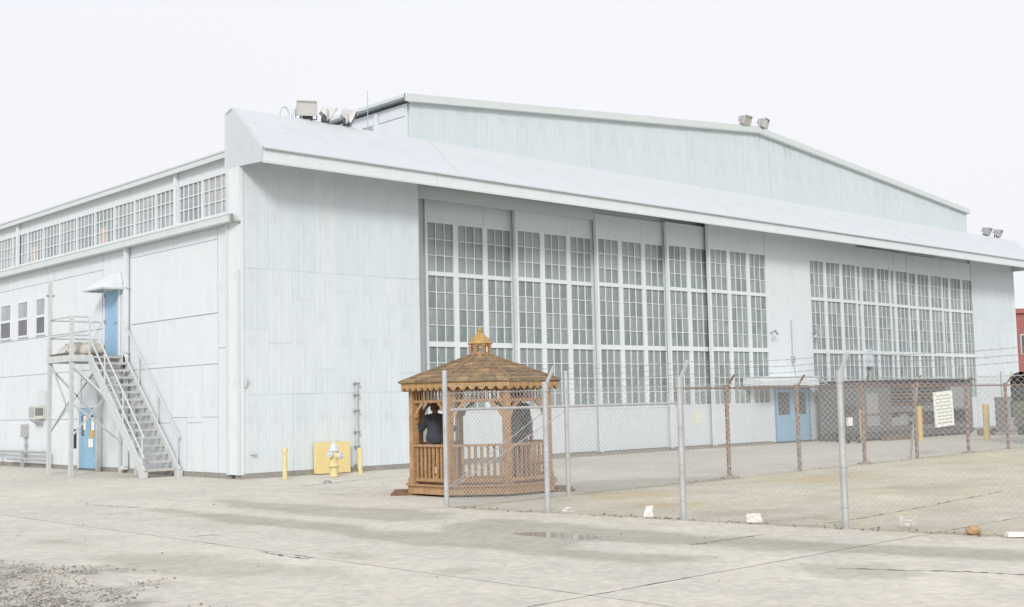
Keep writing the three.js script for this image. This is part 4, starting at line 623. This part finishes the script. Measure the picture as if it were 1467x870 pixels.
// ---------------------------------------------------------------- chain link fences
function fabric(A, B, h0, h1, a = 0.0375, r = 0.0023) {
  const L = Math.hypot(B[0] - A[0], B[1] - A[1]), dx = (B[0] - A[0]) / L, dz = (B[1] - A[1]) / L, n = Math.floor(L / a), m = Math.round((h1 - h0) / a), P = new Float32Array(n * (m + 1) * 9), I = new Uint32Array(n * m * 18); let p = 0, q = 0;
  for (let i = 0; i < n; i++) { const base = p / 3; for (let k = 0; k <= m; k++) {
    const s = (i + ((k + i) & 1)) * a, sg = ((k + i) & 1) ? 1 : -1, bow = 0.012 * Math.sin(s * 1.7 + k * 0.05), x = A[0] + dx * s - dz * (0.003 * sg + bow), z = A[1] + dz * s + dx * (0.003 * sg + bow), y = h0 + k * a;
    for (let c = 0; c < 3; c++) { const an = c * 2.0944, u = Math.cos(an) * r * 1.3, v = Math.sin(an) * r * 1.3; P[p++] = x + dx * u - dz * v; P[p++] = y; P[p++] = z + dz * u + dx * v; }
    if (k < m) for (let c = 0; c < 3; c++) { const o = base + k * 3, c2 = (c + 1) % 3; I[q++] = o + c; I[q++] = o + c2; I[q++] = o + 3 + c; I[q++] = o + c2; I[q++] = o + 3 + c2; I[q++] = o + 3 + c; }
  } }
  const g = new THREE.BufferGeometry(); g.setAttribute('position', new THREE.BufferAttribute(P, 3)); g.setIndex(new THREE.BufferAttribute(I, 1)); g.computeVertexNormals(); return g;
}
function barbed(pts) { // a strand through the points with barbs
  const out = []; for (let i = 0; i + 1 < pts.length; i++) { const a = pts[i], b = pts[i + 1], n = Math.max(1, Math.round(a.distanceTo(b) / 0.7)); let prev = a; for (let k = 1; k <= n; k++) { const f = k / n, q = a.clone().lerp(b, f); q.y -= 0.05 * Math.sin(Math.PI * f) * Math.min(1, a.distanceTo(b) / 3); out.push(rod(prev, q, 0.0028, 4)); prev = q; } const m = Math.round(a.distanceTo(b) / 0.13); for (let k = 0; k < m; k++) { const f = (k + 0.5) / m, q = a.clone().lerp(b, f); q.y -= 0.05 * Math.sin(Math.PI * f) * Math.min(1, a.distanceTo(b) / 3); const d = V(rr(-1, 1), 1, rr(-1, 1)).normalize().multiplyScalar(0.017); out.push(rod(q.clone().sub(d), q.clone().add(d), 0.0025, 3)); } }
  return out;
}
function fencePost(t, x, z, h, r, mat, arm, armMat = mat) {
  const p = mesh('post', rod(V(x, -0.02, z), V(x, h, z), r, 14), mat, t); mesh('post_cap', new THREE.SphereGeometry(r * 1.15, 12, 6, 0, 6.3, 0, 1.57).scale(1, 0.6, 1).translate(x, h, z), mat, p);
  if (arm) { const a = mesh('barb_arm', [bar(V(x, h - 0.05, z), V(x + arm[0], h + arm[1], z + arm[2]), 0.045, 0.03), rod(V(x, h - 0.12, z), V(x, h + 0.03, z), r * 1.25, 12)], armMat, p); void a; }
  for (const y of [0.25, 0.75, 1.25]) mesh('tie_band', rod(V(x, y, z), V(x, y + 0.02, z), r * 1.12, 12), MT.galvDull, p);
}
{
  const t = thing('chain_link_fence', 'galvanised chain link fence with angled barbed wire arms beside the roadway', 'fence');
  const Z = [10.4, 12.5, 14.9, 17.28, 19.66, 22.0, 24.4], X = Z.map(fenceX), AR = [0.17, 0.26, 0.03];
  Z.forEach((z, i) => fencePost(t, X[i], z, i ? 1.95 : 2.2, 0.042, MT.galv, i ? AR : null));
  mesh('mesh_fabric', fabric([X[0], Z[0]], [X[6], Z[6]], 0.04, 1.86), MT.wire, t);
  mesh('tension_wire', [rod(V(X[0], 0.07, Z[0]), V(X[6], 0.07, Z[6]), 0.004, 5), rod(V(X[0], 1.85, Z[0]), V(X[6], 1.85, Z[6]), 0.004, 5)], MT.wire, t);
  for (let k = 1; k <= 3; k++) mesh('barbed_wire', barbed(Z.map((z, i) => i ? V(X[i] + AR[0] * k / 3, 1.93 + AR[1] * k / 3, z + AR[2] * k / 3) : V(X[0], 1.9 + 0.09 * k, z))), MT.barb, t);
  mesh('brace_wire', rod(V(X[0] + 0.02, 0.3, Z[0]), V(X[1], 1.55, Z[1]), 0.009, 6), MT.galv, t);
}
{
  const t = thing('chain_link_fence', 'rusty chain link fence running parallel to the hangar doors behind the yard', 'fence');
  const z = fenceZ, xs = [5.59, 8.42, 11.48, 14.32, 17.53, 20.34, 23.2, 26.1], AR = [0, 0.24, 0.22];
  fencePost(t, 0.48, z(0.48), 2.2, 0.04, MT.galv, null); fencePost(t, 3.98, z(3.98), 1.9, 0.04, MT.galvDull, null);
  xs.forEach((x, i) => fencePost(t, x, z(x), 1.92, 0.045, MT.rusty, AR));
  xs.forEach((x, i) => { if (i % 2 === 0) mesh('post_footing', new THREE.SphereGeometry(0.2, 12, 6).scale(1.2, 0.22, 1).translate(x + 0.05, 0.01, z(x)), MT.plinth, t); });
  mesh('top_rail', rod(V(-2.35, 1.58, z(-2.35)), V(3.98, 1.6, z(3.98)), 0.024, 10), MT.galv, t);
  for (let i = 0; i < xs.length; i++) { const a = i ? xs[i - 1] : 3.98, b = xs[i]; mesh('top_rail', rod(V(a, 1.89, z(a)), V(b, 1.89, z(b)), 0.022, 10), MT.rusty, t); }
  mesh('mesh_fabric', fabric([-2.33, z(-2.33)], [3.98, z(3.98)], 0.04, 1.57), MT.wire, t); mesh('mesh_fabric', fabric([4.00, z(4.00)], [26.1, z(26.1)], 0.04, 1.88), MT.wire, t);
  const px = [-2.35, 0.48, 3.98, ...xs]; for (let k = 1; k <= 3; k++) mesh('barbed_wire', barbed(px.map((x, i) => i > 2 ? V(x, 1.9 + AR[1] * k / 3, z(x) + AR[2] * k / 3) : V(x, 1.8 + 0.1 * k, z(x)))), MT.barb, t);
  mesh('brace_rod', rod(V(-2.3, 0.35, z(-2.3)), V(0.44, 1.5, z(0.44)), 0.009, 6), MT.galv, t);
}
{ // notice board wired to the fence
  const cv = document.createElement('canvas'); cv.width = 256; cv.height = 368; const c = cv.getContext('2d'); c.fillStyle = '#e4e8e0'; c.fillRect(0, 0, 256, 368);
  let s2 = 5; const r2 = () => { s2 = (s2 * 1103515245 + 12345) % 2147483648; return s2 / 2147483648; };
  for (let l = 0; l < 9; l++) { let x = 24 + r2() * 20; const y = 34 + l * 36; c.fillStyle = l === 8 ? 'rgba(150,80,80,0.5)' : 'rgba(90,100,95,0.42)'; while (x < 225) { const w = 14 + r2() * 34; c.fillRect(x, y, Math.min(w, 232 - x), 15); x += w + 9; } }
  const tx = new THREE.CanvasTexture(cv); tx.colorSpace = THREE.SRGBColorSpace;
  const x = 15.95, z = fenceZ(x) + 0.045, g = new THREE.BoxGeometry(0.98, 0.95, 0.012); const face = std(C(1, 1, 1), { map: tx, roughness: 0.6 }), edge = std(C(0.75, 0.77, 0.73));
  const t = thing('warning_sign', 'large white notice board wired to the rusty fence, tilted slightly', 'sign', [x, 1.26, z], -0.05); const m = mesh('board', g, edge, t); m.rotation.z = 0.05; const f = mesh('printed_face', new THREE.PlaneGeometry(0.97, 0.94).translate(0, 0, 0.009), face, m); void f;
}
solo('leaning_pole', rod(V(14.75, 0, fenceZ(14.75) - 0.4), V(14.85, 2.0, fenceZ(14.8) - 0.15), 0.03, 10), MT.galvDull, 'slim grey pole leaning behind the rusty fence near the notice board', 'pole');

// ---------------------------------------------------------------- grey unit, cabinets, truck, far building
{
  const z1 = 2.0, z0 = 0.35, x0 = 24.35, x1 = 33.2, t = thing('generator_unit', 'long grey metal-housed generator unit on a skid in front of hangar doors', 'generator');
  mesh('skid', [box(x0, x1, 0.08, 0.3, z1 - 0.12, z1), box(x0, x1, 0.08, 0.3, z0, z0 + 0.12), ...[0, 0.25, 0.5, 0.75, 1].map((f) => box(x0 + (x1 - x0 - 0.12) * f, x0 + (x1 - x0 - 0.12) * f + 0.12, 0, 0.31, z0 + 0.13, z1 - 0.13))], MT.unitDark, t);
  const xa = x0 + 2.3, xb = x0 + 6.6, xc = x0 + 2.4, xd = x1 - 0.35;
  const hs = mesh('housing', [box(x0, x1, 0.32, 0.48, z0, z1), box(x0, x1, 0.48, 2.2, z0, z0 + 0.1), box(x0, xa, 0.48, 2.2, z0 + 0.1, z1), box(xa, x1, 1.02, 1.25, z1 - 0.1, z1), box(xb, x1, 1.25, 2.2, z1 - 0.1, z1 - 0.002), box(xa, xb, 2.05, 2.2, z1 - 0.1, z1), box(xd, x1, 0.48, 1.02, z1 - 0.1, z1 - 0.001), box(x1 - 0.08, x1, 0.48, 2.2, z0 + 0.1, z1 - 0.1)], MT.unit, t);
  mesh('recess', [box(xa, x1 - 0.09, 0.5, 2.19, z1 - 1.1, z1 - 1.0)], MT.unit, hs); mesh('roof', [box(x0 + 1.9, x1 + 0.1, 2.21, 2.27, z0 - 0.05, z1 + 0.1), box(x0 - 0.04, x0 + 1.9, 2.2, 2.24, z0 - 0.03, z1 + 0.03)], MT.unitDark, t);
  for (let k = 0; k < 6; k++) { const y = 1.27 + k * 0.13; const g = box(xa + 0.01, xb - 0.01, -0.035, 0.035, -0.012, 0.012); g.rotateX(-0.7); g.translate(0, y + 0.04, z1 - 0.06); mesh('louver', g, k % 3 !== 1 ? MT.timber : MT.unitDark, hs); }
  for (const [a, b, y, y2, m] of [[x0 + 0.55, x0 + 1.35, 1.0, 1.75, MT.unitLight], [x0 + 0.55, x0 + 1.4, 0.55, 0.9, MT.unitLight]]) mesh('access_panel', box(a, b, y, y2, z1 + 0.001, z1 + 0.02), m, hs);
  mesh('placard', box(xb + 0.35, x1 - 0.25, 1.1, 1.98, z1 + 0.001, z1 + 0.015), MT.unitLight, hs);
  const eng = mesh('engine_block', [box(xc + 0.1, xc + 0.75, 0.5, 0.82, z1 - 0.55, z1 - 0.12), box(xc + 0.8, xc + 1.4, 0.5, 0.95, z1 - 0.5, z1 - 0.15), rod(V(xc + 1.6, 0.7, z1 - 0.35), V(xc + 2.6, 0.7, z1 - 0.35), 0.14, 12)], MT.unitLight, t); mesh('pipe', [rod(V(xc + 0.2, 0.9, z1 - 0.3), V(xc + 1.6, 0.9, z1 - 0.3), 0.05, 10), rod(V(xc + 2.8, 0.5, z1 - 0.3), V(xc + 2.8, 1.0, z1 - 0.3), 0.06, 10)], MT.red, eng);
  solo('timber_baulk', bar(V(x0 + 0.9, 0.1, z1 + 0.45), V(x0 + 3.6, 0.1, z1 + 0.45), 0.18, 0.2), MT.timber, 'reddish timber baulk lying before the generator skid', 'timber');
  solo('timber_baulk', bar(V(x1 - 2.2, 0.13, z1 + 1.3), V(x1 - 0.2, 0.13, z1 + 1.3), 0.2, 0.24), MT.timber, 'reddish timber baulk lying by the grey cabinet near truck', 'timber');
  const cb = thing('electrical_cabinet', 'grey electrical cabinet with two thin masts beside the generator unit', 'cabinet', [x1 - 1.6, 0, z1 + 2.2]); mesh('case', box(0, 1.35, 0.12, 1.5, -0.5, 0), MT.unit, cb); mesh('door_leaf', box(0.05, 0.66, 0.2, 1.42, 0.002, 0.015), MT.unitLight, cb); mesh('door_leaf', box(0.69, 1.3, 0.2, 1.42, 0.002, 0.015), MT.unit, cb); mesh('base', box(-0.05, 1.4, 0, 0.119, -0.55, 0.05), MT.plinth, cb);
  for (const x of [0.25, 1.2]) mesh('mast', rod(V(x, 1.5, -0.3), V(x, 2.5, -0.3), 0.03, 8), MT.galvDull, cb);
  const rl = thing('pipe_barrier', 'low grey pipe barrier between the cabinet and the camouflage truck', 'barrier', [x1 - 1.6 + 1.9, 0, z1 + 2.6]); for (const x of [0, 1.2, 2.4]) mesh('post', bar(V(x, 0, 0), V(x, 1.2, 0), 0.08, 0.08), MT.unit, rl); for (const y of [1.17, 0.85]) mesh('rail', bar(V(0, y, 0), V(2.4, y, 0), 0.06, 0.08), MT.unit, rl); mesh('infill', box(0, 2.4, 0.15, 0.8, -0.02, 0.02), MT.unitLight, rl);
  // low grey switch box row along the wall between door and unit
  const sb = thing('switchgear_box', 'grey steel switchgear box against hangar wall right of blue door', 'switchgear', [25.0, 0, 0.2]); mesh('case', box(0, 0.95, 0.15, 1.42, -0.12, 0.25), MT.unitLight, sb); mesh('door_leaf', box(0.06, 0.45, 0.25, 1.35, 0.252, 0.268), MT.unit, sb); mesh('door_leaf', box(0.5, 0.9, 0.25, 1.35, 0.252, 0.268), MT.unit, sb); mesh('base', box(-0.04, 1.0, 0, 0.149, -0.1, 0.3), MT.plinth, sb);
  const pp = thing('hose_pump', 'dark portable pump with white tank standing beside the yellow bollard', 'pump', [22.9, 0, 2.4]); mesh('cart_frame', [rod(V(-0.3, 0.1, 0), V(-0.3, 1.0, 0), 0.025), rod(V(0.3, 0.1, 0), V(0.3, 1.0, 0), 0.025), rod(V(-0.3, 0.6, 0), V(0.3, 0.6, 0), 0.025), rod(V(-0.3, 0.12, 0), V(-0.3, 0.12, 0.4), 0.025), rod(V(0.3, 0.12, 0), V(0.3, 0.12, 0.4), 0.025), rod(V(-0.3, 0.12, 0.4), V(0.3, 0.12, 0.4), 0.025)], MT.unitDark, pp); mesh('engine', [cbox(0.5, 0.26, 0.3, 0.05, 1.2, 0.05), cbox(0.3, 0.14, 0.26, -0.2, 1.05, 0.05), rod(V(-0.45, 1.0, 0.1), V(0.1, 1.05, 0.1), 0.05)], std(C(0.09, 0.075, 0.075)), pp); mesh('tank', rod(V(0, 0.62, 0.08), V(0, 0.92, 0.08), 0.12, 14), MT.paper, pp); mesh('wheel', [new THREE.TorusGeometry(0.1, 0.04, 8, 16).rotateY(Math.PI / 2).translate(-0.36, 0.14, 0.2)], MT.rubber, pp); mesh('wheel', [new THREE.TorusGeometry(0.1, 0.04, 8, 16).rotateY(Math.PI / 2).translate(0.36, 0.14, 0.2)], MT.rubber, pp);
}
{ // canvas-backed truck, only its tail shows
  const camo = tex(256, (u, v) => { const a = fbm(u * 5, v * 5, 3, 5, 201), b = fbm(u * 5, v * 5, 3, 5, 231); const f = (hash((u * 256) | 0, (v * 256) | 0, 3) - 0.5) * 14; return a > 0.56 ? [92 + f, 108 + f, 72 + f] : b > 0.55 ? [84 + f, 68 + f, 58 + f] : a < 0.4 ? [48 + f, 48 + f, 47 + f] : [68 + f, 84 + f, 60 + f]; });
  const cm = std(C(1, 1, 1), { map: rep(camo, 1.6), roughness: 0.85 }), t = thing('cargo_truck', 'camouflage painted cargo truck with canvas cover parked behind the fence', 'truck', [24.4, 0, 7.62]);
  mesh('cargo_bed', [box(0, 5, 0.85, 1.0, 0, 2.4), box(0, 0.05, 1.0, 1.35, 0, 2.4), box(0, 5, 1.0, 1.35, 0, 0.05), box(0, 5, 1.0, 1.35, 2.35, 2.4)], cm, t);
  { const sh = new THREE.Shape(); sh.moveTo(0.02, 1.36); sh.lineTo(0.02, 2.05); sh.quadraticCurveTo(0.05, 2.32, 0.4, 2.34); sh.lineTo(2.0, 2.34); sh.quadraticCurveTo(2.35, 2.32, 2.38, 2.05); sh.lineTo(2.38, 1.36); const g = new THREE.ExtrudeGeometry(sh, { depth: 4.9, bevelEnabled: false }); g.rotateY(Math.PI / 2); g.scale(1, 1, -1); g.translate(0.03, 0, 0); mesh('canvas_cover', g, cm, t); }
  mesh('tailgate', [box(-0.03, -0.002, 0.86, 1.34, 0.1, 2.3), ...[0.15, 0.85, 1.5, 2.2].map((z) => box(-0.06, -0.031, 0.9, 1.32, z, z + 0.06))], cm, t);
  mesh('chassis', [box(-0.1, 7.2, 0.62, 0.84, 0.75, 0.85), box(-0.1, 7.2, 0.62, 0.84, 1.55, 1.65), box(-0.14, -0.1, 0.55, 0.8, 0.15, 2.25)], MT.unitDark, t);
  for (const z of [0.25, 2.1]) { const l = mesh('tail_light', cbox(0.06, 0.14, 0.16, -0.09, 0.72, z), MT.unitDark, t); mesh('lens', new THREE.SphereGeometry(0.06, 12, 8).scale(0.5, 1, 1).translate(-0.12, 0.72, z), MT.red, l); }
  for (const x of [1.1, 2.5, 6.1]) for (const z of [0.2, 2.2]) { const w = mesh('wheel', new THREE.TorusGeometry(0.37, 0.15, 12, 24).translate(x, 0.5, z), MT.rubber, t); mesh('rim', rod(V(x, 0.5, z - 0.12), V(x, 0.5, z + 0.12), 0.27, 18), cm, w); }
  mesh('mud_flap', [box(0.35, 0.37, 0.25, 0.82, 0.05, 0.5), box(0.35, 0.37, 0.25, 0.82, 1.9, 2.35)], MT.rubber, t);
  const cab = mesh('cab', [box(5.3, 6.9, 0.8, 1.5, 0.1, 2.3), box(5.3, 5.36, 1.5, 2.3, 0.1, 2.3), box(5.36, 6.6, 2.24, 2.3, 0.1, 2.3), box(6.9, 7.5, 0.8, 1.35, 0.3, 2.1), box(5.36, 6.5, 1.5, 1.55, 0.1, 0.14), box(6.5, 6.58, 1.5, 2.24, 0.1, 2.3)], cm, t); mesh('windscreen', box(6.585, 6.59, 1.55, 2.2, 0.25, 2.15), MT.paneDark, cab);
}
{ // red building beyond the far end of the hangar
  const c = CP.clone().addScaledVector(ray(1461, 563), 95), t = thing('red_building', 'distant red building with small dark windows beyond the hangar end', 'building', [c.x, 0, c.z], -0.75);
  mesh('wall', box(0, 18, 0, 7.4, -12, 0), MT.hazedRed, t); mesh('roof', box(-0.2, 18.2, 7.41, 7.75, -12.2, 0.2), std(C(0.36, 0.12, 0.1)), t);
  for (let k = 0; k < 6; k++) for (const y of [1.2, 4.4]) { const w = mesh('window', box(0.25 + k * 2.8, 1.9 + k * 2.8, y, y + 1.5, 0.002, 0.05), std(C(0.5, 0.48, 0.46)), t); mesh('pane', box(0.35 + k * 2.8, 1.8 + k * 2.8, y + 0.1, y + 1.4, 0.052, 0.06), MT.paneDark, w); }
}

// ---------------------------------------------------------------- litter along the fence, gravel
function scrap(px, py, w, h, mat, label, cat, name = 'paper_scrap', up = 0.6) {
  const p = onG(px, py), n = 6, P = [], U = [], v = (i, j) => { const u = i / n - 0.5, q = j / n - 0.5, a = fbm(i * 0.7 + px, j * 0.7, 3, 0, 17) - 0.5; return [u * w + a * w * 0.2, 0.015 + Math.max(0, q + 0.5) * h * up + Math.abs(a) * h * 0.35, (q * (1 - up * 0.6)) * h + a * 0.05]; };
  for (let i = 0; i < n; i++) for (let j = 0; j < n; j++) { const a = v(i, j), b = v(i + 1, j), c = v(i + 1, j + 1), d = v(i, j + 1); P.push(...a, ...b, ...c, ...a, ...c, ...d); for (let k = 0; k < 6; k++) U.push(0, 0); }
  const m = solo(name, polyGeo(P, U), mat, label, cat, [p.x, 0.004, p.z]); m.rotation.y = rr(-0.7, 0.9) - 0.7; return m;
}
scrap(815, 736, 0.17, 0.12, MT.paper, 'small flat white paper scrap at the fence foot near the gazebo', 'paper');
scrap(930, 744, 0.12, 0.17, MT.paper, 'white paper scrap standing upright against the fence mesh', 'paper', 'paper_scrap', 0.95);
scrap(1081, 752, 0.19, 0.15, std(C(0.84, 0.81, 0.79), { roughness: 0.9 }), 'crumpled off-white paper at fence foot between two galvanised posts', 'paper', 'paper_scrap', 0.85);
scrap(1301, 758, 0.2, 0.17, MT.paper, 'larger torn white paper at fence foot next to the paving crack', 'paper', 'paper_scrap', 0.8);
{ const p = onG(1396, 766), g = new THREE.SphereGeometry(0.085, 14, 10), a = g.attributes.position; for (let i = 0; i < a.count; i++) { const k = 0.75 + 0.6 * fbm(a.getX(i) * 14 + 3, a.getY(i) * 14 + a.getZ(i) * 9, 3, 0, 6); a.setXYZ(i, a.getX(i) * k * 1.1, Math.max(0, a.getY(i) * k * 0.7 + 0.05), a.getZ(i) * k); } g.computeVertexNormals(); solo('cardboard_lump', g.toNonIndexed(), MT.card, 'crushed brown cardboard lump at the foot of the near fence', 'cardboard', [p.x, 0.004, p.z]); }
{ const p = onG(1464, 770); solo('foam_strip', cbox(0.34, 0.05, 0.1, 0, 0.03, 0), MT.paper, 'white foam strip lying flat at the fence foot past the cardboard', 'foam', [p.x, 0.004, p.z]).rotation.y = -0.75; }
{ // loose stones and small debris
  const st = new THREE.DodecahedronGeometry(1, 0).scale(1, 0.6, 0.85), N = 9000, im = new THREE.InstancedMesh(st, std(C(1, 1, 1), { roughness: 0.95, map: texConcrete }), N), M4 = new THREE.Matrix4(), Q = new THREE.Quaternion(), E3 = new THREE.Euler(); let n = 0, guard = 0;
  while (n < N && guard++ < 160000) { const x = rr(-13.5, -8), z = rr(11, 18.5), d = polyDist(gravelPoly, x, z) + (fbm(x * 1.7 + 3, z * 1.7 + 90, 4, 0, 5) - 0.5) * 1.6; if (d < -0.35 || (d < 0.35 && rnd() > (d + 0.35) * 0.8 + 0.04)) continue; if (fbm(x * 2.3, z * 2.3, 3, 0, 72) < 0.42 && rnd() > 0.25) continue; const s = 0.004 + 0.016 * Math.pow(rnd(), 4); E3.set(rr(-0.4, 0.4), rr(0, 6.28), rr(-0.4, 0.4)); M4.compose(V(x, 0.004 + s * 0.35, z), Q.setFromEuler(E3), V(s, s, s)); im.setMatrixAt(n, M4); const k = rr(0.26, 0.62); im.setColorAt(n, C(k, k * 0.97, k * 0.9)); n++; }
  im.count = n; im.name = 'gravel'; im.castShadow = im.receiveShadow = true; im.userData = { kind: 'stuff', label: 'loose gravel and grit scattered over the concrete corner', category: 'gravel' }; scene.add(im);
  const N2 = 420, i2 = new THREE.InstancedMesh(st, std(C(1, 1, 1), { roughness: 0.95 }), N2); for (let k = 0; k < N2; k++) { let x, z; if (k < 150) { z = rr(10.5, 20); x = fenceX(z) + rr(-0.15, 0.2); } else if (k < 260) { x = rr(-2, 20); z = fenceZ(x) + rr(-0.2, 0.25); } else { x = rr(-11, 6); z = rr(2, 21); } const s = 0.004 + 0.014 * rnd() * rnd() + (k < 260 ? 0.003 : 0); E3.set(0, rr(0, 6.28), 0); M4.compose(V(x, 0.004 + s * 0.4, z), Q.setFromEuler(E3), V(s * 1.5, s, s)); i2.setMatrixAt(k, M4); const c = rr(0.12, 0.42); i2.setColorAt(k, C(c, c * 0.9, c * 0.75)); }
  i2.name = 'debris'; i2.castShadow = i2.receiveShadow = true; i2.userData = { kind: 'stuff', label: 'small dark twigs and grit littering the concrete', category: 'debris' }; scene.add(i2);
}
{ const p = onG(469, 693); solo('valve_cover', new THREE.LatheGeometry([[0.001, 0.07], [0.06, 0.065], [0.09, 0.04], [0.1, 0]].map(([x, y]) => new THREE.Vector2(x, y)), 14), MT.barb, 'small dark domed valve cover on concrete in front of the hydrant', 'valve cover', [p.x, 0, p.z]); }

renderer.render(scene, camera);
